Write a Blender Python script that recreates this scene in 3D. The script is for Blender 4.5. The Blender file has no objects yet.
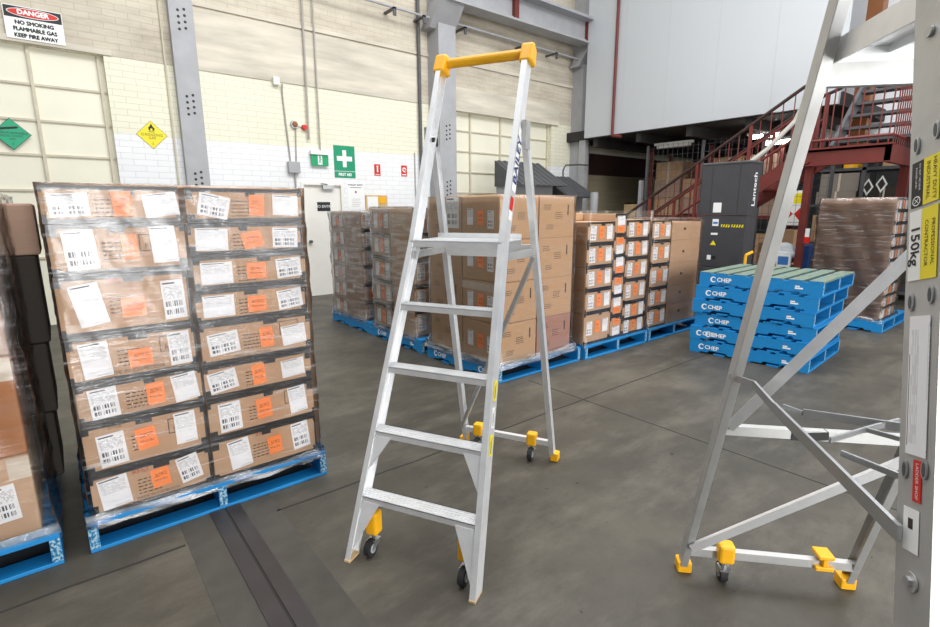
import bpy, math, random
from mathutils import Vector, Matrix
random.seed(7)
C = bpy.context.scene.collection
sc = bpy.context.scene
PI = math.pi
EYE = 1.577
FOC, PITCH, ROLL, YAW = 507.8, math.radians(11.534), math.radians(-.2375), math.radians(39.0)

# ------------------------------------------------------------------ survey helpers (photo ray -> point on a real plane)
def ray(u, v):
    u -= 470; v -= 313.5
    cr, sr = math.cos(ROLL), math.sin(ROLL)
    u, v = cr*u+sr*v, -sr*u+cr*v
    x, z = u/FOC, -v/FOC
    c, s = math.cos(PITCH), math.sin(PITCH)
    y, z = c+z*s, -s+z*c
    c, s = math.cos(YAW), math.sin(YAW)
    return (c*x+s*y, -s*x+c*y, z)
def PY(u, v, y):
    d = ray(u, v); t = y/d[1]; return (d[0]*t, y, EYE+d[2]*t)
def PX(u, v, x):
    d = ray(u, v); t = x/d[0]; return (x, d[1]*t, EYE+d[2]*t)
def PG(u, v, z=0):
    d = ray(u, v); t = (z-EYE)/d[2]; return (d[0]*t, d[1]*t, z)

# ------------------------------------------------------------------ materials
def lin(c):
    c /= 255.0
    return c/12.92 if c <= .04045 else ((c+.055)/1.055)**2.4
def rgb(h):
    return (lin(int(h[0:2], 16)), lin(int(h[2:4], 16)), lin(int(h[4:6], 16)), 1)
class NT:
    def __init__(s, name):
        s.m = bpy.data.materials.new(name); s.m.use_nodes = True
        s.t = s.m.node_tree; s.b = s.t.nodes['Principled BSDF']; s.o = s.t.nodes['Material Output']
    def n(s, typ, **kw):
        nd = s.t.nodes.new(typ)
        for k, v in kw.items(): setattr(nd, k, v)
        return nd
    def l(s, a, b): s.t.links.new(a, b)
    def put(s, sock, v):
        if hasattr(v, 'is_output'): s.l(v, sock)
        else: sock.default_value = v
    def math(s, op, a, b=None, c=None):
        nd = s.n('ShaderNodeMath', operation=op)
        s.put(nd.inputs[0], a)
        if b is not None: s.put(nd.inputs[1], b)
        if c is not None: s.put(nd.inputs[2], c)
        return nd.outputs[0]
    def mix(s, f, a, b):
        nd = s.n('ShaderNodeMix', data_type='RGBA')
        s.put(nd.inputs[0], f); s.put(nd.inputs[6], a); s.put(nd.inputs[7], b)
        return nd.outputs[2]
    def coord(s, which='Object', scale=(1, 1, 1), rot=(0, 0, 0)):
        tc = s.n('ShaderNodeTexCoord'); mp = s.n('ShaderNodeMapping')
        mp.inputs['Scale'].default_value = scale; mp.inputs['Rotation'].default_value = rot
        s.l(tc.outputs[which], mp.inputs[0]); return mp.outputs[0]
    def noise(s, vec, scale=5, detail=4, rough=.55):
        nd = s.n('ShaderNodeTexNoise'); nd.inputs['Scale'].default_value = scale
        nd.inputs['Detail'].default_value = detail; nd.inputs['Roughness'].default_value = rough
        s.l(vec, nd.inputs['Vector']); return nd.outputs[0]
    def ramp(s, f, stops):
        nd = s.n('ShaderNodeValToRGB'); e = nd.color_ramp.elements
        while len(e) < len(stops): e.new(.5)
        for i, (p, c) in enumerate(stops):
            e[i].position = p; e[i].color = c if len(c) == 4 else (*c, 1)
        s.put(nd.inputs[0], f); return nd.outputs[0]
    def bump(s, h, strength=.2, dist=.01):
        nd = s.n('ShaderNodeBump'); nd.inputs['Strength'].default_value = strength; nd.inputs['Distance'].default_value = dist
        s.l(h, nd.inputs['Height']); s.l(nd.outputs[0], s.b.inputs['Normal'])
def shade(c, k): return (c[0]*k, c[1]*k, c[2]*k, 1)
def mat(name, h, rough=.5, metal=0, var=.12, scale=6, bump=0, stretch=(1, 1, 1), spec=.5):
    q = NT(name); c = rgb(h)
    q.b.inputs['Roughness'].default_value = rough; q.b.inputs['Metallic'].default_value = metal
    q.b.inputs['Specular IOR Level'].default_value = spec
    v = q.coord(scale=stretch); f = q.noise(v, scale)
    q.l(q.ramp(f, [(.3, shade(c, 1-var)), (.7, shade(c, 1+var))]), q.b.inputs['Base Color'])
    if bump: q.bump(f, bump)
    return q.m
def emit(name, h, s):
    q = NT(name); q.b.inputs['Emission Color'].default_value = rgb(h); q.b.inputs['Emission Strength'].default_value = s
    q.b.inputs['Base Color'].default_value = rgb(h); return q.m

def carton_mat(name, h):
    q = NT(name); c = rgb(h); q.b.inputs['Roughness'].default_value = .75; q.b.inputs['Specular IOR Level'].default_value = .25
    f = q.noise(q.coord(scale=(1, 1, 14)), 6, 3); g = q.noise(q.coord(), 3, 3)
    a = q.ramp(f, [(.3, shade(c, .93)), (.7, shade(c, 1.05))])
    q.l(q.mix(q.math('MULTIPLY', g, .35), a, shade(c, .85)), q.b.inputs['Base Color'])
    return q.m
M = {}
M['kraft'] = carton_mat('kraft carton', 'C3A080')
M['tan'] = carton_mat('tan carton', 'C29F7C')
M['greykraft'] = carton_mat('dull carton', 'B09380')
M['orangekraft'] = carton_mat('orange brown carton', 'B07850')
M['pinkkraft'] = carton_mat('pinkish carton', 'AD8474')
M['darkkraft'] = carton_mat('dark carton', '3E3832')
M['greyboard'] = carton_mat('grey board', '8E867C')
M['blacktape'] = mat('black tape', '201F20', .35, var=.3, scale=20)
M['cleartape'] = mat('pale packing tape', 'CFC2B0', .25, var=.1)
M['ink'] = mat('black ink', '3A322C', .8, var=.05)
M['redink'] = mat('red ink', 'B4453A', .8, var=.05)
M['black'] = mat('black paint', '1B1B1C', .5)
M['white'] = mat('white paint', 'F0F0EE', .5, var=.02)
M['signwhite'] = mat('sign white', 'F3F4F2', .4, var=.01)
M['signred'] = mat('sign red', 'D0281F', .4, var=.03)
M['signgreen'] = mat('sign green', '00936A', .4, var=.03)
M['gasgreen'] = mat('gas green', '1FA679', .4, var=.03)
M['signyellow'] = mat('sign yellow', 'F0DE1E', .4, var=.03)
M['yellow'] = mat('yellow plastic', 'F5B313', .45, var=.06, scale=9)
M['lemon'] = mat('lemon label', 'F2DF20', .4, var=.03)
M['navy'] = mat('navy print', '22306E', .5, var=.02)
M['rubber'] = mat('black rubber', '222224', .7)
M['steel'] = mat('grey painted steel', 'A6A7AA', .5, var=.08, scale=4)
M['darksteel'] = mat('dark steel', '515255', .5, var=.15)
M['zinc'] = mat('zinc plated steel', 'B9BBBD', .35, metal=.9, var=.08)
M['redsteel'] = mat('red oxide paint', '6C2B25', .5, var=.15, scale=4)
M['brownsteel'] = mat('brown paint', '8A552C', .5, var=.15, scale=4)
M['railbrown'] = mat('brown black rail', '3E2B28', .4, var=.2)
M['machine'] = mat('charcoal machine panel', '424347', .45, var=.06)
M['cream'] = mat('cream paint', 'EDEAD6', .55, var=.03, scale=2)
M['batten'] = mat('dull cream batten', 'CBC3AE', .6, var=.1)
M['dooroff'] = mat('off white door', 'EEECE4', .5, var=.02)
M['panelgrey'] = mat('pale grey wall panel', 'C3C7CB', .5, var=.012, scale=.7)
M['panelwhite'] = mat('white wall panel', 'E8EBEE', .5, var=.012, scale=.7)
M['pvc'] = mat('grey conduit', 'A8A49C', .5)
M['wood'] = mat('pale timber', 'C9AC80', .6, var=.15, scale=8, stretch=(1, 1, .1))
M['bag'] = mat('white plastic bag', 'DDE2E6', .3, var=.08, bump=.5)
M['bluebin'] = mat('dark blue plastic', '1D3A6B', .4)
M['bluebox'] = mat('blue print board', '3C7AC0', .5)
M['soffit'] = mat('dark soffit', '2F2C2B', .8)
M['tube'] = emit('lamp tube', 'FFFDF5', 14)
M['exitgreen'] = emit('exit green', '07905E', .25)
M['shedwall'] = mat('grey shed cladding', '8A8B8C', .7, var=.05)
M['groove'] = mat('joint groove', '2E2C29', .9)
M['drain'] = mat('drain plate', '403D3D', .42, metal=.25, var=.18, scale=5)
M['cement'] = mat('patched cement', '47443E', .8, var=.15, scale=9)

def alu(name, h, rough=.38):
    q = NT(name); c = rgb(h); q.b.inputs['Metallic'].default_value = .62
    f = q.noise(q.coord(scale=(30, 30, 1.5)), 5, 4); g = q.noise(q.coord(), 9, 5)
    q.l(q.ramp(g, [(.3, shade(c, .9)), (.62, shade(c, 1.03))]), q.b.inputs['Base Color'])
    q.l(q.math('MULTIPLY_ADD', f, .2, rough-.1), q.b.inputs['Roughness'])
    return q.m
M['alu'] = alu('bright aluminium', 'F1F2F3', .44); M['aluworn'] = alu('worn aluminium', 'C2C2C0', .48)

# painted pallet blue with worn patches showing timber
q = NT('pallet blue'); c = rgb('0F84C6'); f = q.noise(q.coord(scale=(1, 1, 1)), 7, 6, .65); g = q.noise(q.coord(scale=(2, 2, 12)), 4, 5, .7)
a = q.mix(q.ramp(g, [(.55, (0, 0, 0)), (.85, (1, 1, 1))]), c, rgb('2A6F9E'))
q.l(q.mix(q.ramp(f, [(.66, (0, 0, 0)), (.74, (1, 1, 1))]), a, rgb('5C7583')), q.b.inputs['Base Color']); q.b.inputs['Roughness'].default_value = .55
M['pblue'] = q.m
q = NT('pallet worn deck'); f = q.noise(q.coord(scale=(1, 6, 1)), 4, 6, .65)
q.l(q.ramp(f, [(.3, rgb('4F6258')), (.5, rgb('75836F')), (.72, rgb('3F6F83'))]), q.b.inputs['Base Color']); q.b.inputs['Roughness'].default_value = .8
M['pdeck'] = q.m
q = NT('pallet end grain'); vo = q.n('ShaderNodeTexNoise'); vo.inputs['Scale'].default_value = 90; q.l(q.coord(), vo.inputs['Vector'])
q.l(q.ramp(vo.outputs[0], [(.42, rgb('1E5F86')), (.5, rgb('3F96C4')), (.62, rgb('B7C3C4'))]), q.b.inputs['Base Color']); q.b.inputs['Roughness'].default_value = .7
M['pend'] = q.m

# printed labels (UV space)
def label_mat(name, kind, paper, ink):
    q = NT(name); tc = q.n('ShaderNodeTexCoord'); sp = q.n('ShaderNodeSeparateXYZ'); q.l(tc.outputs['UV'], sp.inputs[0])
    u, v = sp.outputs[0], sp.outputs[1]
    def band(x, a, b): return q.math('MULTIPLY', q.math('GREATER_THAN', x, a), q.math('LESS_THAN', x, b))
    def rnd(x, k):
        w = q.n('ShaderNodeTexWhiteNoise', noise_dimensions='1D'); q.l(q.math('FLOOR', q.math('MULTIPLY', x, k)), w.inputs['W']); return w.outputs[0]
    def rnd2(kx, ky):
        w = q.n('ShaderNodeTexWhiteNoise', noise_dimensions='2D'); cb = q.n('ShaderNodeCombineXYZ')
        q.l(q.math('FLOOR', q.math('MULTIPLY', u, kx)), cb.inputs[0]); q.l(q.math('FLOOR', q.math('MULTIPLY', v, ky)), cb.inputs[1])
        q.l(cb.outputs[0], w.inputs['Vector']); return w.outputs['Value']
    def lines(n, kx, thr): return q.math('MULTIPLY', q.math('LESS_THAN', q.math('FRACT', q.math('MULTIPLY', v, n)), .5), q.math('GREATER_THAN', rnd2(kx, n), thr))
    tot = None
    def add(x):
        nonlocal tot
        tot = x if tot is None else q.math('MAXIMUM', tot, x)
    if kind == 'barcode':
        bars = q.math('GREATER_THAN', rnd(u, 60), .45)
        rows = q.math('MAXIMUM', band(v, .12, .25), band(v, .32, .46))
        add(q.math('MULTIPLY', q.math('MULTIPLY', bars, rows), band(u, .1, .9)))
        add(q.math('MULTIPLY', band(v, .9, .94), band(u, .08, .62)))
        add(q.math('MULTIPLY', q.math('MULTIPLY', lines(26, 20, .45), band(v, .53, .86)), q.math('MULTIPLY', band(u, .08, .92), .55)))
    elif kind == 'list':
        add(q.math('MULTIPLY', band(v, .92, .955), band(u, .06, .72)))
        add(q.math('MULTIPLY', q.math('MULTIPLY', lines(26, 14, .35), band(v, .5, .88)), q.math('MULTIPLY', band(u, .08, .9), .38)))
        add(q.math('MULTIPLY', band(v, .04, .055), q.math('MULTIPLY', band(u, .4, .94), .6)))
    else:
        add(q.math('MULTIPLY', q.math('MULTIPLY', lines(16, 22, .35), q.math('MAXIMUM', band(v, .55, .72), band(v, .3, .42))), band(u, .14, .86)))
    q.l(q.mix(tot, rgb(paper), rgb(ink)), q.b.inputs['Base Color']); q.b.inputs['Roughness'].default_value = .5
    return q.m
M['barcode'] = label_mat('barcode label', 'barcode', 'EFEFF1', '4A4A52')
M['list'] = label_mat('packing list label', 'list', 'F1F1F3', '2B2B35')
M['orange'] = label_mat('orange sticker', 'orange', 'FF9348', '8A4A20')

# clear stretch film
def film_mat(name, base, haze, streak, rough=.16, bd=.0035, fm=.8):
    q = NT(name); t = q.t
    v = q.coord(scale=(1.2, 1.2, 16), rot=(.05, .06, 0)); s1 = q.noise(v, 3.2, 5, .65); s2 = q.noise(q.coord(scale=(1, 1, 5), rot=(-.25, .2, 0)), 4, 4, .6)
    streaks = q.math('MULTIPLY', q.ramp(s1, [(.56, (0, 0, 0)), (.74, (1, 1, 1))]), streak)  # white streaks painted into the film stand for shiny highlights
    broad = q.math('MULTIPLY', q.ramp(s2, [(.4, (0, 0, 0)), (.75, (1, 1, 1))]), haze)
    fac = q.math('ADD', streaks, broad)
    q.b.inputs['Base Color'].default_value = rgb(base); q.b.inputs['Roughness'].default_value = .25
    q.b.inputs['Specular IOR Level'].default_value = .8
    h = q.math('ADD', s1, q.math('MULTIPLY', s2, .8))
    bp = q.n('ShaderNodeBump'); bp.inputs['Strength'].default_value = .55; bp.inputs['Distance'].default_value = bd; q.l(h, bp.inputs['Height'])
    q.l(bp.outputs[0], q.b.inputs['Normal'])
    tr = q.n('ShaderNodeBsdfTransparent'); tr.inputs[0].default_value = (.99, .99, .99, 1)
    gl = q.n('ShaderNodeBsdfGlossy'); gl.inputs['Roughness'].default_value = rough; gl.inputs[0].default_value = (1, 1, 1, 1); q.l(bp.outputs[0], gl.inputs['Normal'])
    m1 = q.n('ShaderNodeMixShader'); q.l(fac, m1.inputs[0]); q.l(tr.outputs[0], m1.inputs[1]); q.l(q.b.outputs[0], m1.inputs[2])
    fr = q.n('ShaderNodeFresnel'); fr.inputs[0].default_value = 1.55; q.l(bp.outputs[0], fr.inputs['Normal'])
    m2 = q.n('ShaderNodeMixShader'); q.l(q.math('MULTIPLY', fr.outputs[0], fm), m2.inputs[0]); q.l(m1.outputs[0], m2.inputs[1]); q.l(gl.outputs[0], m2.inputs[2])
    q.l(m2.outputs[0], q.o.inputs[0]); return q.m
M['film'] = film_mat('clear stretch film', 'F6F7F8', .03, .42, .14, .005, 1.05)
M['filmband'] = film_mat('bunched stretch film', 'EEF0F2', .5, .7, .14, .012, 2)
M['filmhazy'] = film_mat('hazy stretch film', 'DDDDDC', .36, .45, .22)
M['filmthin'] = film_mat('thin stretch film', 'F2F3F5', .05, .16, .2)

# concrete floor
q = NT('worn concrete floor'); v = q.coord()
n1 = q.noise(v, .55, 6, .6); n2 = q.noise(v, 3.1, 8, .65); n3 = q.noise(v, 40, 4, .6); n4 = q.noise(q.coord(scale=(1, 2.4, 1)), 1.3, 7, .7)
a = q.ramp(n1, [(.32, rgb('3F3C35')), (.52, rgb('4F4B42')), (.7, rgb('645F53'))])
b = q.mix(q.math('MULTIPLY', q.ramp(n2, [(.35, (0, 0, 0)), (.75, (1, 1, 1))]), .55), a, rgb('302E28'))
c_ = q.mix(q.math('MULTIPLY', q.ramp(n4, [(.48, (0, 0, 0)), (.74, (1, 1, 1))]), .5), b, rgb('7A7468'))
d_ = q.mix(q.math('MULTIPLY', q.ramp(n3, [(.6, (0, 0, 0)), (.75, (1, 1, 1))]), .4), c_, rgb('322F2C'))
sp_ = q.noise(v, 17, 2, .5)
e_ = q.mix(q.ramp(sp_, [(.735, (0, 0, 0)), (.76, (1, 1, 1))]), d_, rgb('262422'))
q.l(e_, q.b.inputs['Base Color']); q.l(q.math('MULTIPLY_ADD', n2, .3, .36), q.b.inputs['Roughness']); q.b.inputs['Specular IOR Level'].default_value = .4
q.bump(n3, .12, .004); M['floor'] = q.m

# painted brick wall: white dado, cream band, bare weathered concrete and brick above
def wall_mat(name, zwhite, zcream, bare1, bare2):
    q = NT(name); tc = q.n('ShaderNodeTexCoord'); sp = q.n('ShaderNodeSeparateXYZ'); q.l(tc.outputs['Object'], sp.inputs[0])
    cb = q.n('ShaderNodeCombineXYZ'); q.l(sp.outputs[0], cb.inputs[0]); q.l(sp.outputs[2], cb.inputs[1])
    br = q.n('ShaderNodeTexBrick'); br.inputs['Scale'].default_value = 1; br.inputs['Brick Width'].default_value = .3; br.inputs['Row Height'].default_value = .086
    br.inputs['Mortar Size'].default_value = .006; br.inputs['Mortar Smooth'].default_value = .6; br.inputs['Color1'].default_value = (1, 1, 1, 1); br.inputs['Color2'].default_value = (.93, .93, .93, 1); br.inputs['Mortar'].default_value = (.62, .6, .57, 1)
    q.l(cb.outputs[0], br.inputs['Vector'])
    n1 = q.noise(q.coord(scale=(.5, 1, 1.6)), 1.6, 7, .68); n2 = q.noise(q.coord(scale=(3, 1, .35)), 1.1, 5, .6); n3 = q.noise(q.coord(scale=(.4, 1, 9)), 2.2, 4, .6)
    z = q.math('ADD', sp.outputs[2], q.math('MULTIPLY', q.math('SUBTRACT', n1, .5), .05))
    bare = q.ramp(n1, [(.25, rgb(bare2)), (.5, rgb(bare1)), (.66, rgb('D8D0BD'))])
    bare = q.mix(q.math('MULTIPLY', q.ramp(n2, [(.55, (0, 0, 0)), (.8, (1, 1, 1))]), .55), bare, rgb('E3DCCC'))
    bare = q.mix(q.math('MULTIPLY', q.ramp(n3, [(.58, (0, 0, 0)), (.74, (1, 1, 1))]), .4), bare, rgb('8C8374'))
    paint = q.mix(q.math('GREATER_THAN', z, zwhite), rgb('F0F1F2'), rgb('ECE9D3'))
    paint = q.mix(q.math('MULTIPLY', q.ramp(n1, [(.62, (0, 0, 0)), (.8, (1, 1, 1))]), .25), paint, rgb('C9C4B4'))
    col = q.mix(q.math('GREATER_THAN', z, zcream), paint, bare)
    mx = q.n('ShaderNodeMix', data_type='RGBA', blend_type='MULTIPLY'); mx.inputs[0].default_value = .55; q.l(col, mx.inputs[6]); q.l(br.outputs[0], mx.inputs[7])
    q.l(mx.outputs[2], q.b.inputs['Base Color']); q.b.inputs['Roughness'].default_value = .75; q.bump(br.outputs[0], .35, .006); return q.m
M['wall'] = wall_mat('painted brick wall', 2.67, 3.69, 'CBC2B0', 'A89E8C')
M['backwall'] = mat('yellowish brick under the mezzanine', 'B6AD8F', .8, var=.12, scale=3, stretch=(.3, 1, 6))
M['concrete'] = mat('weathered concrete', 'D0C9B9', .85, var=.22, scale=2.2, stretch=(.35, 1, 2.4))

# ------------------------------------------------------------------ mesh builder
_txt = {}
def text_geo(s, font_scale=1.0):
    if s not in _txt:
        cu = bpy.data.curves.new('lettering', 'FONT'); cu.body = s; cu.align_x = 'CENTER'; cu.align_y = 'CENTER'; cu.resolution_u = 2
        ob = bpy.data.objects.new('lettering', cu); me = bpy.data.meshes.new_from_object(ob)
        vs = [tuple(v.co) for v in me.vertices]; fs = [tuple(p.vertices) for p in me.polygons]
        bpy.data.objects.remove(ob); bpy.data.curves.remove(cu); bpy.data.meshes.remove(me); _txt[s] = (vs, fs)
    return _txt[s]
class MB:
    def __init__(s): s.v = []; s.f = []; s.mi = []; s.mats = []; s.uv = {}
    def m(s, k):
        k = M[k] if isinstance(k, str) else k
        if k not in s.mats: s.mats.append(k)
        return s.mats.index(k)
    def add(s, vs, fs, k):
        b = len(s.v); i = s.m(k); s.v += [tuple(v) for v in vs]
        for f in fs: s.f.append(tuple(b+x for x in f)); s.mi.append(i)
        return s
    def box(s, a, b, k):
        x0, y0, z0 = a; x1, y1, z1 = b
        return s.add([(x0, y0, z0), (x1, y0, z0), (x1, y1, z0), (x0, y1, z0), (x0, y0, z1), (x1, y0, z1), (x1, y1, z1), (x0, y1, z1)],
            [(0, 3, 2, 1), (4, 5, 6, 7), (0, 1, 5, 4), (1, 2, 6, 5), (2, 3, 7, 6), (3, 0, 4, 7)], k)
    def sweep(s, p0, p1, ax, prof, k, p1prof=None):
        p0 = Vector(p0); p1 = Vector(p1); d = (p1-p0).normalized(); ax = Vector(ax); ax = (ax-d*ax.dot(d)).normalized(); ay = d.cross(ax)
        n = len(prof); q = p1prof or prof
        vs = [p0+ax*a+ay*b for a, b in prof]+[p1+ax*a+ay*b for a, b in q]
        fs = [(i, (i+1) % n, n+(i+1) % n, n+i) for i in range(n)]+[tuple(range(n-1, -1, -1)), tuple(range(n, 2*n))]
        return s.add(vs, fs, k)
    def bar(s, p0, p1, w, h, k, ax=(0, 0, 1)):
        return s.sweep(p0, p1, ax, [(-h/2, -w/2), (h/2, -w/2), (h/2, w/2), (-h/2, w/2)], k)
    def tube(s, p0, p1, r, k, n=10, r1=None):
        p0 = Vector(p0); p1 = Vector(p1); ax = Vector((0, 0, 1)) if abs((p1-p0).normalized().z) < .9 else Vector((1, 0, 0))
        pr = [(r*math.cos(2*PI*i/n), r*math.sin(2*PI*i/n)) for i in range(n)]
        r1 = r if r1 is None else r1
        return s.sweep(p0, p1, ax, pr, k, [(a*r1/r, b*r1/r) for a, b in pr])
    def path(s, pts, r, k, n=8):
        for a, b in zip(pts, pts[1:]): s.tube(a, b, r, k, n)
        return s
    def prism(s, pts, off, k):          # polygon pts (3d) pushed along off
        n = len(pts); o = Vector(off); vs = [Vector(p) for p in pts]; vs = vs+[p+o for p in vs]
        return s.add(vs, [tuple(range(n)), tuple(range(2*n-1, n-1, -1))]+[(i, n+i, n+(i+1) % n, (i+1) % n) for i in range(n)], k)
    def disc(s, c, nrm, r, k, n=20, t=.002):
        c = Vector(c); d = Vector(nrm).normalized(); return s.tube(c-d*t, c+d*t, r, k, n)
    def on(s, o, ex, ey):               # a face frame for flat work: origin, right, up
        return Face(s, o, ex, ey)
    def build(s, name, parent=None, loc=(0, 0, 0), rotz=0, bevel=0, smooth=False):
        me = bpy.data.meshes.new(name); me.from_pydata(s.v, [], s.f)
        for k in s.mats: me.materials.append(k)
        me.polygons.foreach_set('material_index', s.mi)
        if s.uv:
            ul = me.uv_layers.new(name='UVMap')
            for pi, uvs in s.uv.items():
                p = me.polygons[pi]
                for li, w in zip(p.loop_indices, uvs): ul.data[li].uv = w
        if smooth: me.polygons.foreach_set('use_smooth', [True]*len(me.polygons))
        me.update()
        ob = bpy.data.objects.new(name, me); C.objects.link(ob); ob.location = loc; ob.rotation_euler = (0, 0, rotz)
        if parent: ob.parent = parent
        if bevel:
            b = ob.modifiers.new('edge', 'BEVEL'); b.width = bevel; b.segments = 2; b.limit_method = 'ANGLE'; b.angle_limit = 1.0
        return ob
class Face:
    def __init__(s, mb, o, ex, ey): s.mb = mb; s.o = Vector(o); s.ex = Vector(ex).normalized(); s.ey = Vector(ey).normalized(); s.n = s.ex.cross(s.ey)
    def P(s, a, b, d=0): return s.o+s.ex*a+s.ey*b+s.n*d
    def rect(s, a0, b0, a1, b1, k, d0=0, d1=.001):
        s.mb.prism([s.P(a0, b0, d1), s.P(a1, b0, d1), s.P(a1, b1, d1), s.P(a0, b1, d1)], -s.n*(d1-d0), k); return s
    def poly(s, pts, k, d0=0, d1=.001): s.mb.prism([s.P(a, b, d1) for a, b in pts], -s.n*(d1-d0), k); return s
    def ell(s, a, b, ra, rb, k, d0=0, d1=.001, n=28): return s.poly([(a+ra*math.cos(2*PI*i/n), b+rb*math.sin(2*PI*i/n)) for i in range(n)], k, d0, d1)
    def text(s, st, a, b, size, k, d=.0015, rot=0, sx=1.0, bold=0):
        vs, fs = text_geo(st); c, n = math.cos(rot), math.sin(rot)
        offs = [(0, 0)] if not bold else [(-bold, 0), (bold, 0), (0, bold), (0, -bold)]
        for i, (ox, oy) in enumerate(offs):
            s.mb.add([s.P(a+c*(x*size*sx+ox)-n*(y*size+oy), b+n*(x*size*sx+ox)+c*(y*size+oy), d+i*.00012) for x, y, _ in vs], fs, k)
        return s
    def label(s, a, b, w, h, rot, k, d=.0015):
        c, n = math.cos(rot), math.sin(rot)
        pts = [s.P(a+c*x-n*y, b+n*x+c*y, d) for x, y in ((-w/2, -h/2), (w/2, -h/2), (w/2, h/2), (-w/2, h/2))]
        s.mb.prism(pts, -s.n*.001, k); s.mb.uv[len(s.mb.f)-6] = [(0, 0), (1, 0), (1, 1), (0, 1)]
        return s
def tag(o, label, cat, group=None, kind=None):
    if label: o['label'] = label
    if cat: o['category'] = cat
    if group: o['group'] = group
    if kind: o['kind'] = kind
    return o
def thing(name, label, cat, loc=(0, 0, 0), rotz=0, group=None):
    o = bpy.data.objects.new(name, None); C.objects.link(o); o.location = loc; o.rotation_euler = (0, 0, rotz); o.empty_display_size = .1
    return tag(o, label, cat, group)
def struct(mb, name, **kw):
    o = mb.build(name, **kw)
    if 'parent' not in kw: o['kind'] = 'structure'
    return o
FY = ((1, 0, 0), (0, 0, 1))             # a face looking towards -Y
FX = ((0, -1, 0), (0, 0, 1))            # a face looking towards -X

# ------------------------------------------------------------------ camera
cam = bpy.data.cameras.new('camera'); cam.sensor_width = 36; cam.lens = FOC/940*36; cam.clip_start = .02
co = bpy.data.objects.new('camera', cam); C.objects.link(co)
R = Matrix.Rotation(-YAW, 3, 'Z') @ Matrix.Rotation(PI/2-PITCH, 3, 'X') @ Matrix.Rotation(ROLL, 3, 'Z')
co.matrix_world = Matrix.Translation((0, 0, EYE)) @ R.to_4x4(); sc.camera = co

# ------------------------------------------------------------------ setting
D = 9.1
fl = MB().box((-6, -7, -.2), (17, 9.5, 0), 'floor'); struct(fl, 'floor')
def joint(n, pts, w=.012):
    mb = MB()
    for (x0, y0), (x1, y1) in zip(pts, pts[1:]):
        mb.bar((x0, y0, .0005), (x1, y1, .0005), w, .002, 'groove')
    o = struct(mb, 'trim_%d' % n)
pts = []
x = -3.0
while x < 7.2: pts.append((x, 2.558+random.uniform(-.006, .006))); x += .22
joint(1, [p for p in pts if p[0] < .4]); joint(2, [p for p in pts if p[0] > .66])
joint(3, [(3.3, -3), (3.3, 3.2)], .008)
dr = thing('drain_cover', 'dark twin steel cover plates over a floor channel beside the front blue pallet', 'drain cover', (.527, 0, 0))
for i, (a, b) in enumerate(((-.075, -.006), (.006, .075))):
    MB().box((a, -3, 0), (b, 4.2, .006), 'drain').build('cover_plate', dr)
MB().box((-.006, -3, 0), (.006, 4.2, .002), 'groove').build('slot', dr)
struct(MB().box((.31, -3, 0), (.452, 4.2, .0015), 'cement'), 'trim_4'); struct(MB().box((.602, -3, 0), (.76, 4.2, .0015), 'cement'), 'trim_5')

# brick wall with three openings
holes = [(-4.5, .85, 0, 3.69), (3.52, 4.32, 0, 2.07), (6.75, 10.02, 0, 3.647)]
xs = sorted({-6, 17, *[h[0] for h in holes], *[h[1] for h in holes]}); zs = sorted({0, 7.6, *[h[3] for h in holes]})
wb = MB()
for x0, x1 in zip(xs, xs[1:]):
    for z0, z1 in zip(zs, zs[1:]):
        if not any(h[0]-1e-6 <= x0 and x1 <= h[1]+1e-6 and z1 <= h[3]+1e-6 for h in holes): wb.box((x0, D, z0), (x1, D+.35, z1), 'wall')
struct(wb, 'wall_back')
W = MB()
for a, b in (((193, 3.2), (575, 91.1)),):   # ledge line of the upper concrete band
    z = PY(*a, D)[2]; W.box((1.0, D-.03, z-.03), (11.2, D, z+.03), 'concrete')
W.box((2.0, D-.018, 3.69), (6.1, D, 4.56), 'concrete')
struct(W, 'trim_6')
struct(MB().box((-6, D-.02, 3.70), (.95, D+.02, 3.78), 'concrete'), 'trim_7')
struct(MB().box((6.55, D-.05, 3.647), (10.24, D, 4.12), 'concrete'), 'trim_8')

def gate(n, x0, x1, top, verts, hors, lab):
    o = MB().box((x0, D+.1, 0), (x1, D+.16, top), 'cream').build('door_%d' % n); o['kind'] = 'structure'
    for x in verts: MB().box((x-.018, D+.06, 0), (x+.018, D+.1, top), 'batten').build('rail', o)
    for z in hors: MB().box((x0, D+.075, z-.014), (x1, D+.1, z+.014), 'batten').build('rail', o)
    return o
gate(1, -4.5, .85, 3.69, (-2.4, -1.2, .04, .79), (3.22, 2.77, 2.325, 1.86, 1.4, .95), '')
gate(2, 6.75, 10.02, 3.647, (7.45, 8.35, 9.2, 9.95), (3.27, 2.84, 2.4, 1.95, 1.5, 1.0), '')
dg = MB().box((3.56, D+.04, .01), (4.28, D+.09, 2.03), 'dooroff'); d3 = struct(dg, 'door_3')
MB().box((3.515, D-.015, 0), (3.565, D+.1, 2.03), 'dooroff').box((4.275, D-.015, 0), (4.325, D+.1, 2.03), 'dooroff').box((3.515, D-.015, 2.03), (4.325, D+.1, 2.08), 'dooroff').build('door_frame', d3)
MB().tube((3.64, D+.04, 1.02), (3.64, D-.03, 1.02), .028, 'darksteel').build('door_knob', d3)
MB().box((3.92, D-.03, 1.96), (4.14, D+.04, 2.03), 'zinc').bar((4.0, D-.03, 2.04), (3.86, D-.09, 2.05), .02, .02, 'zinc').build('door_closer', d3)

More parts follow.
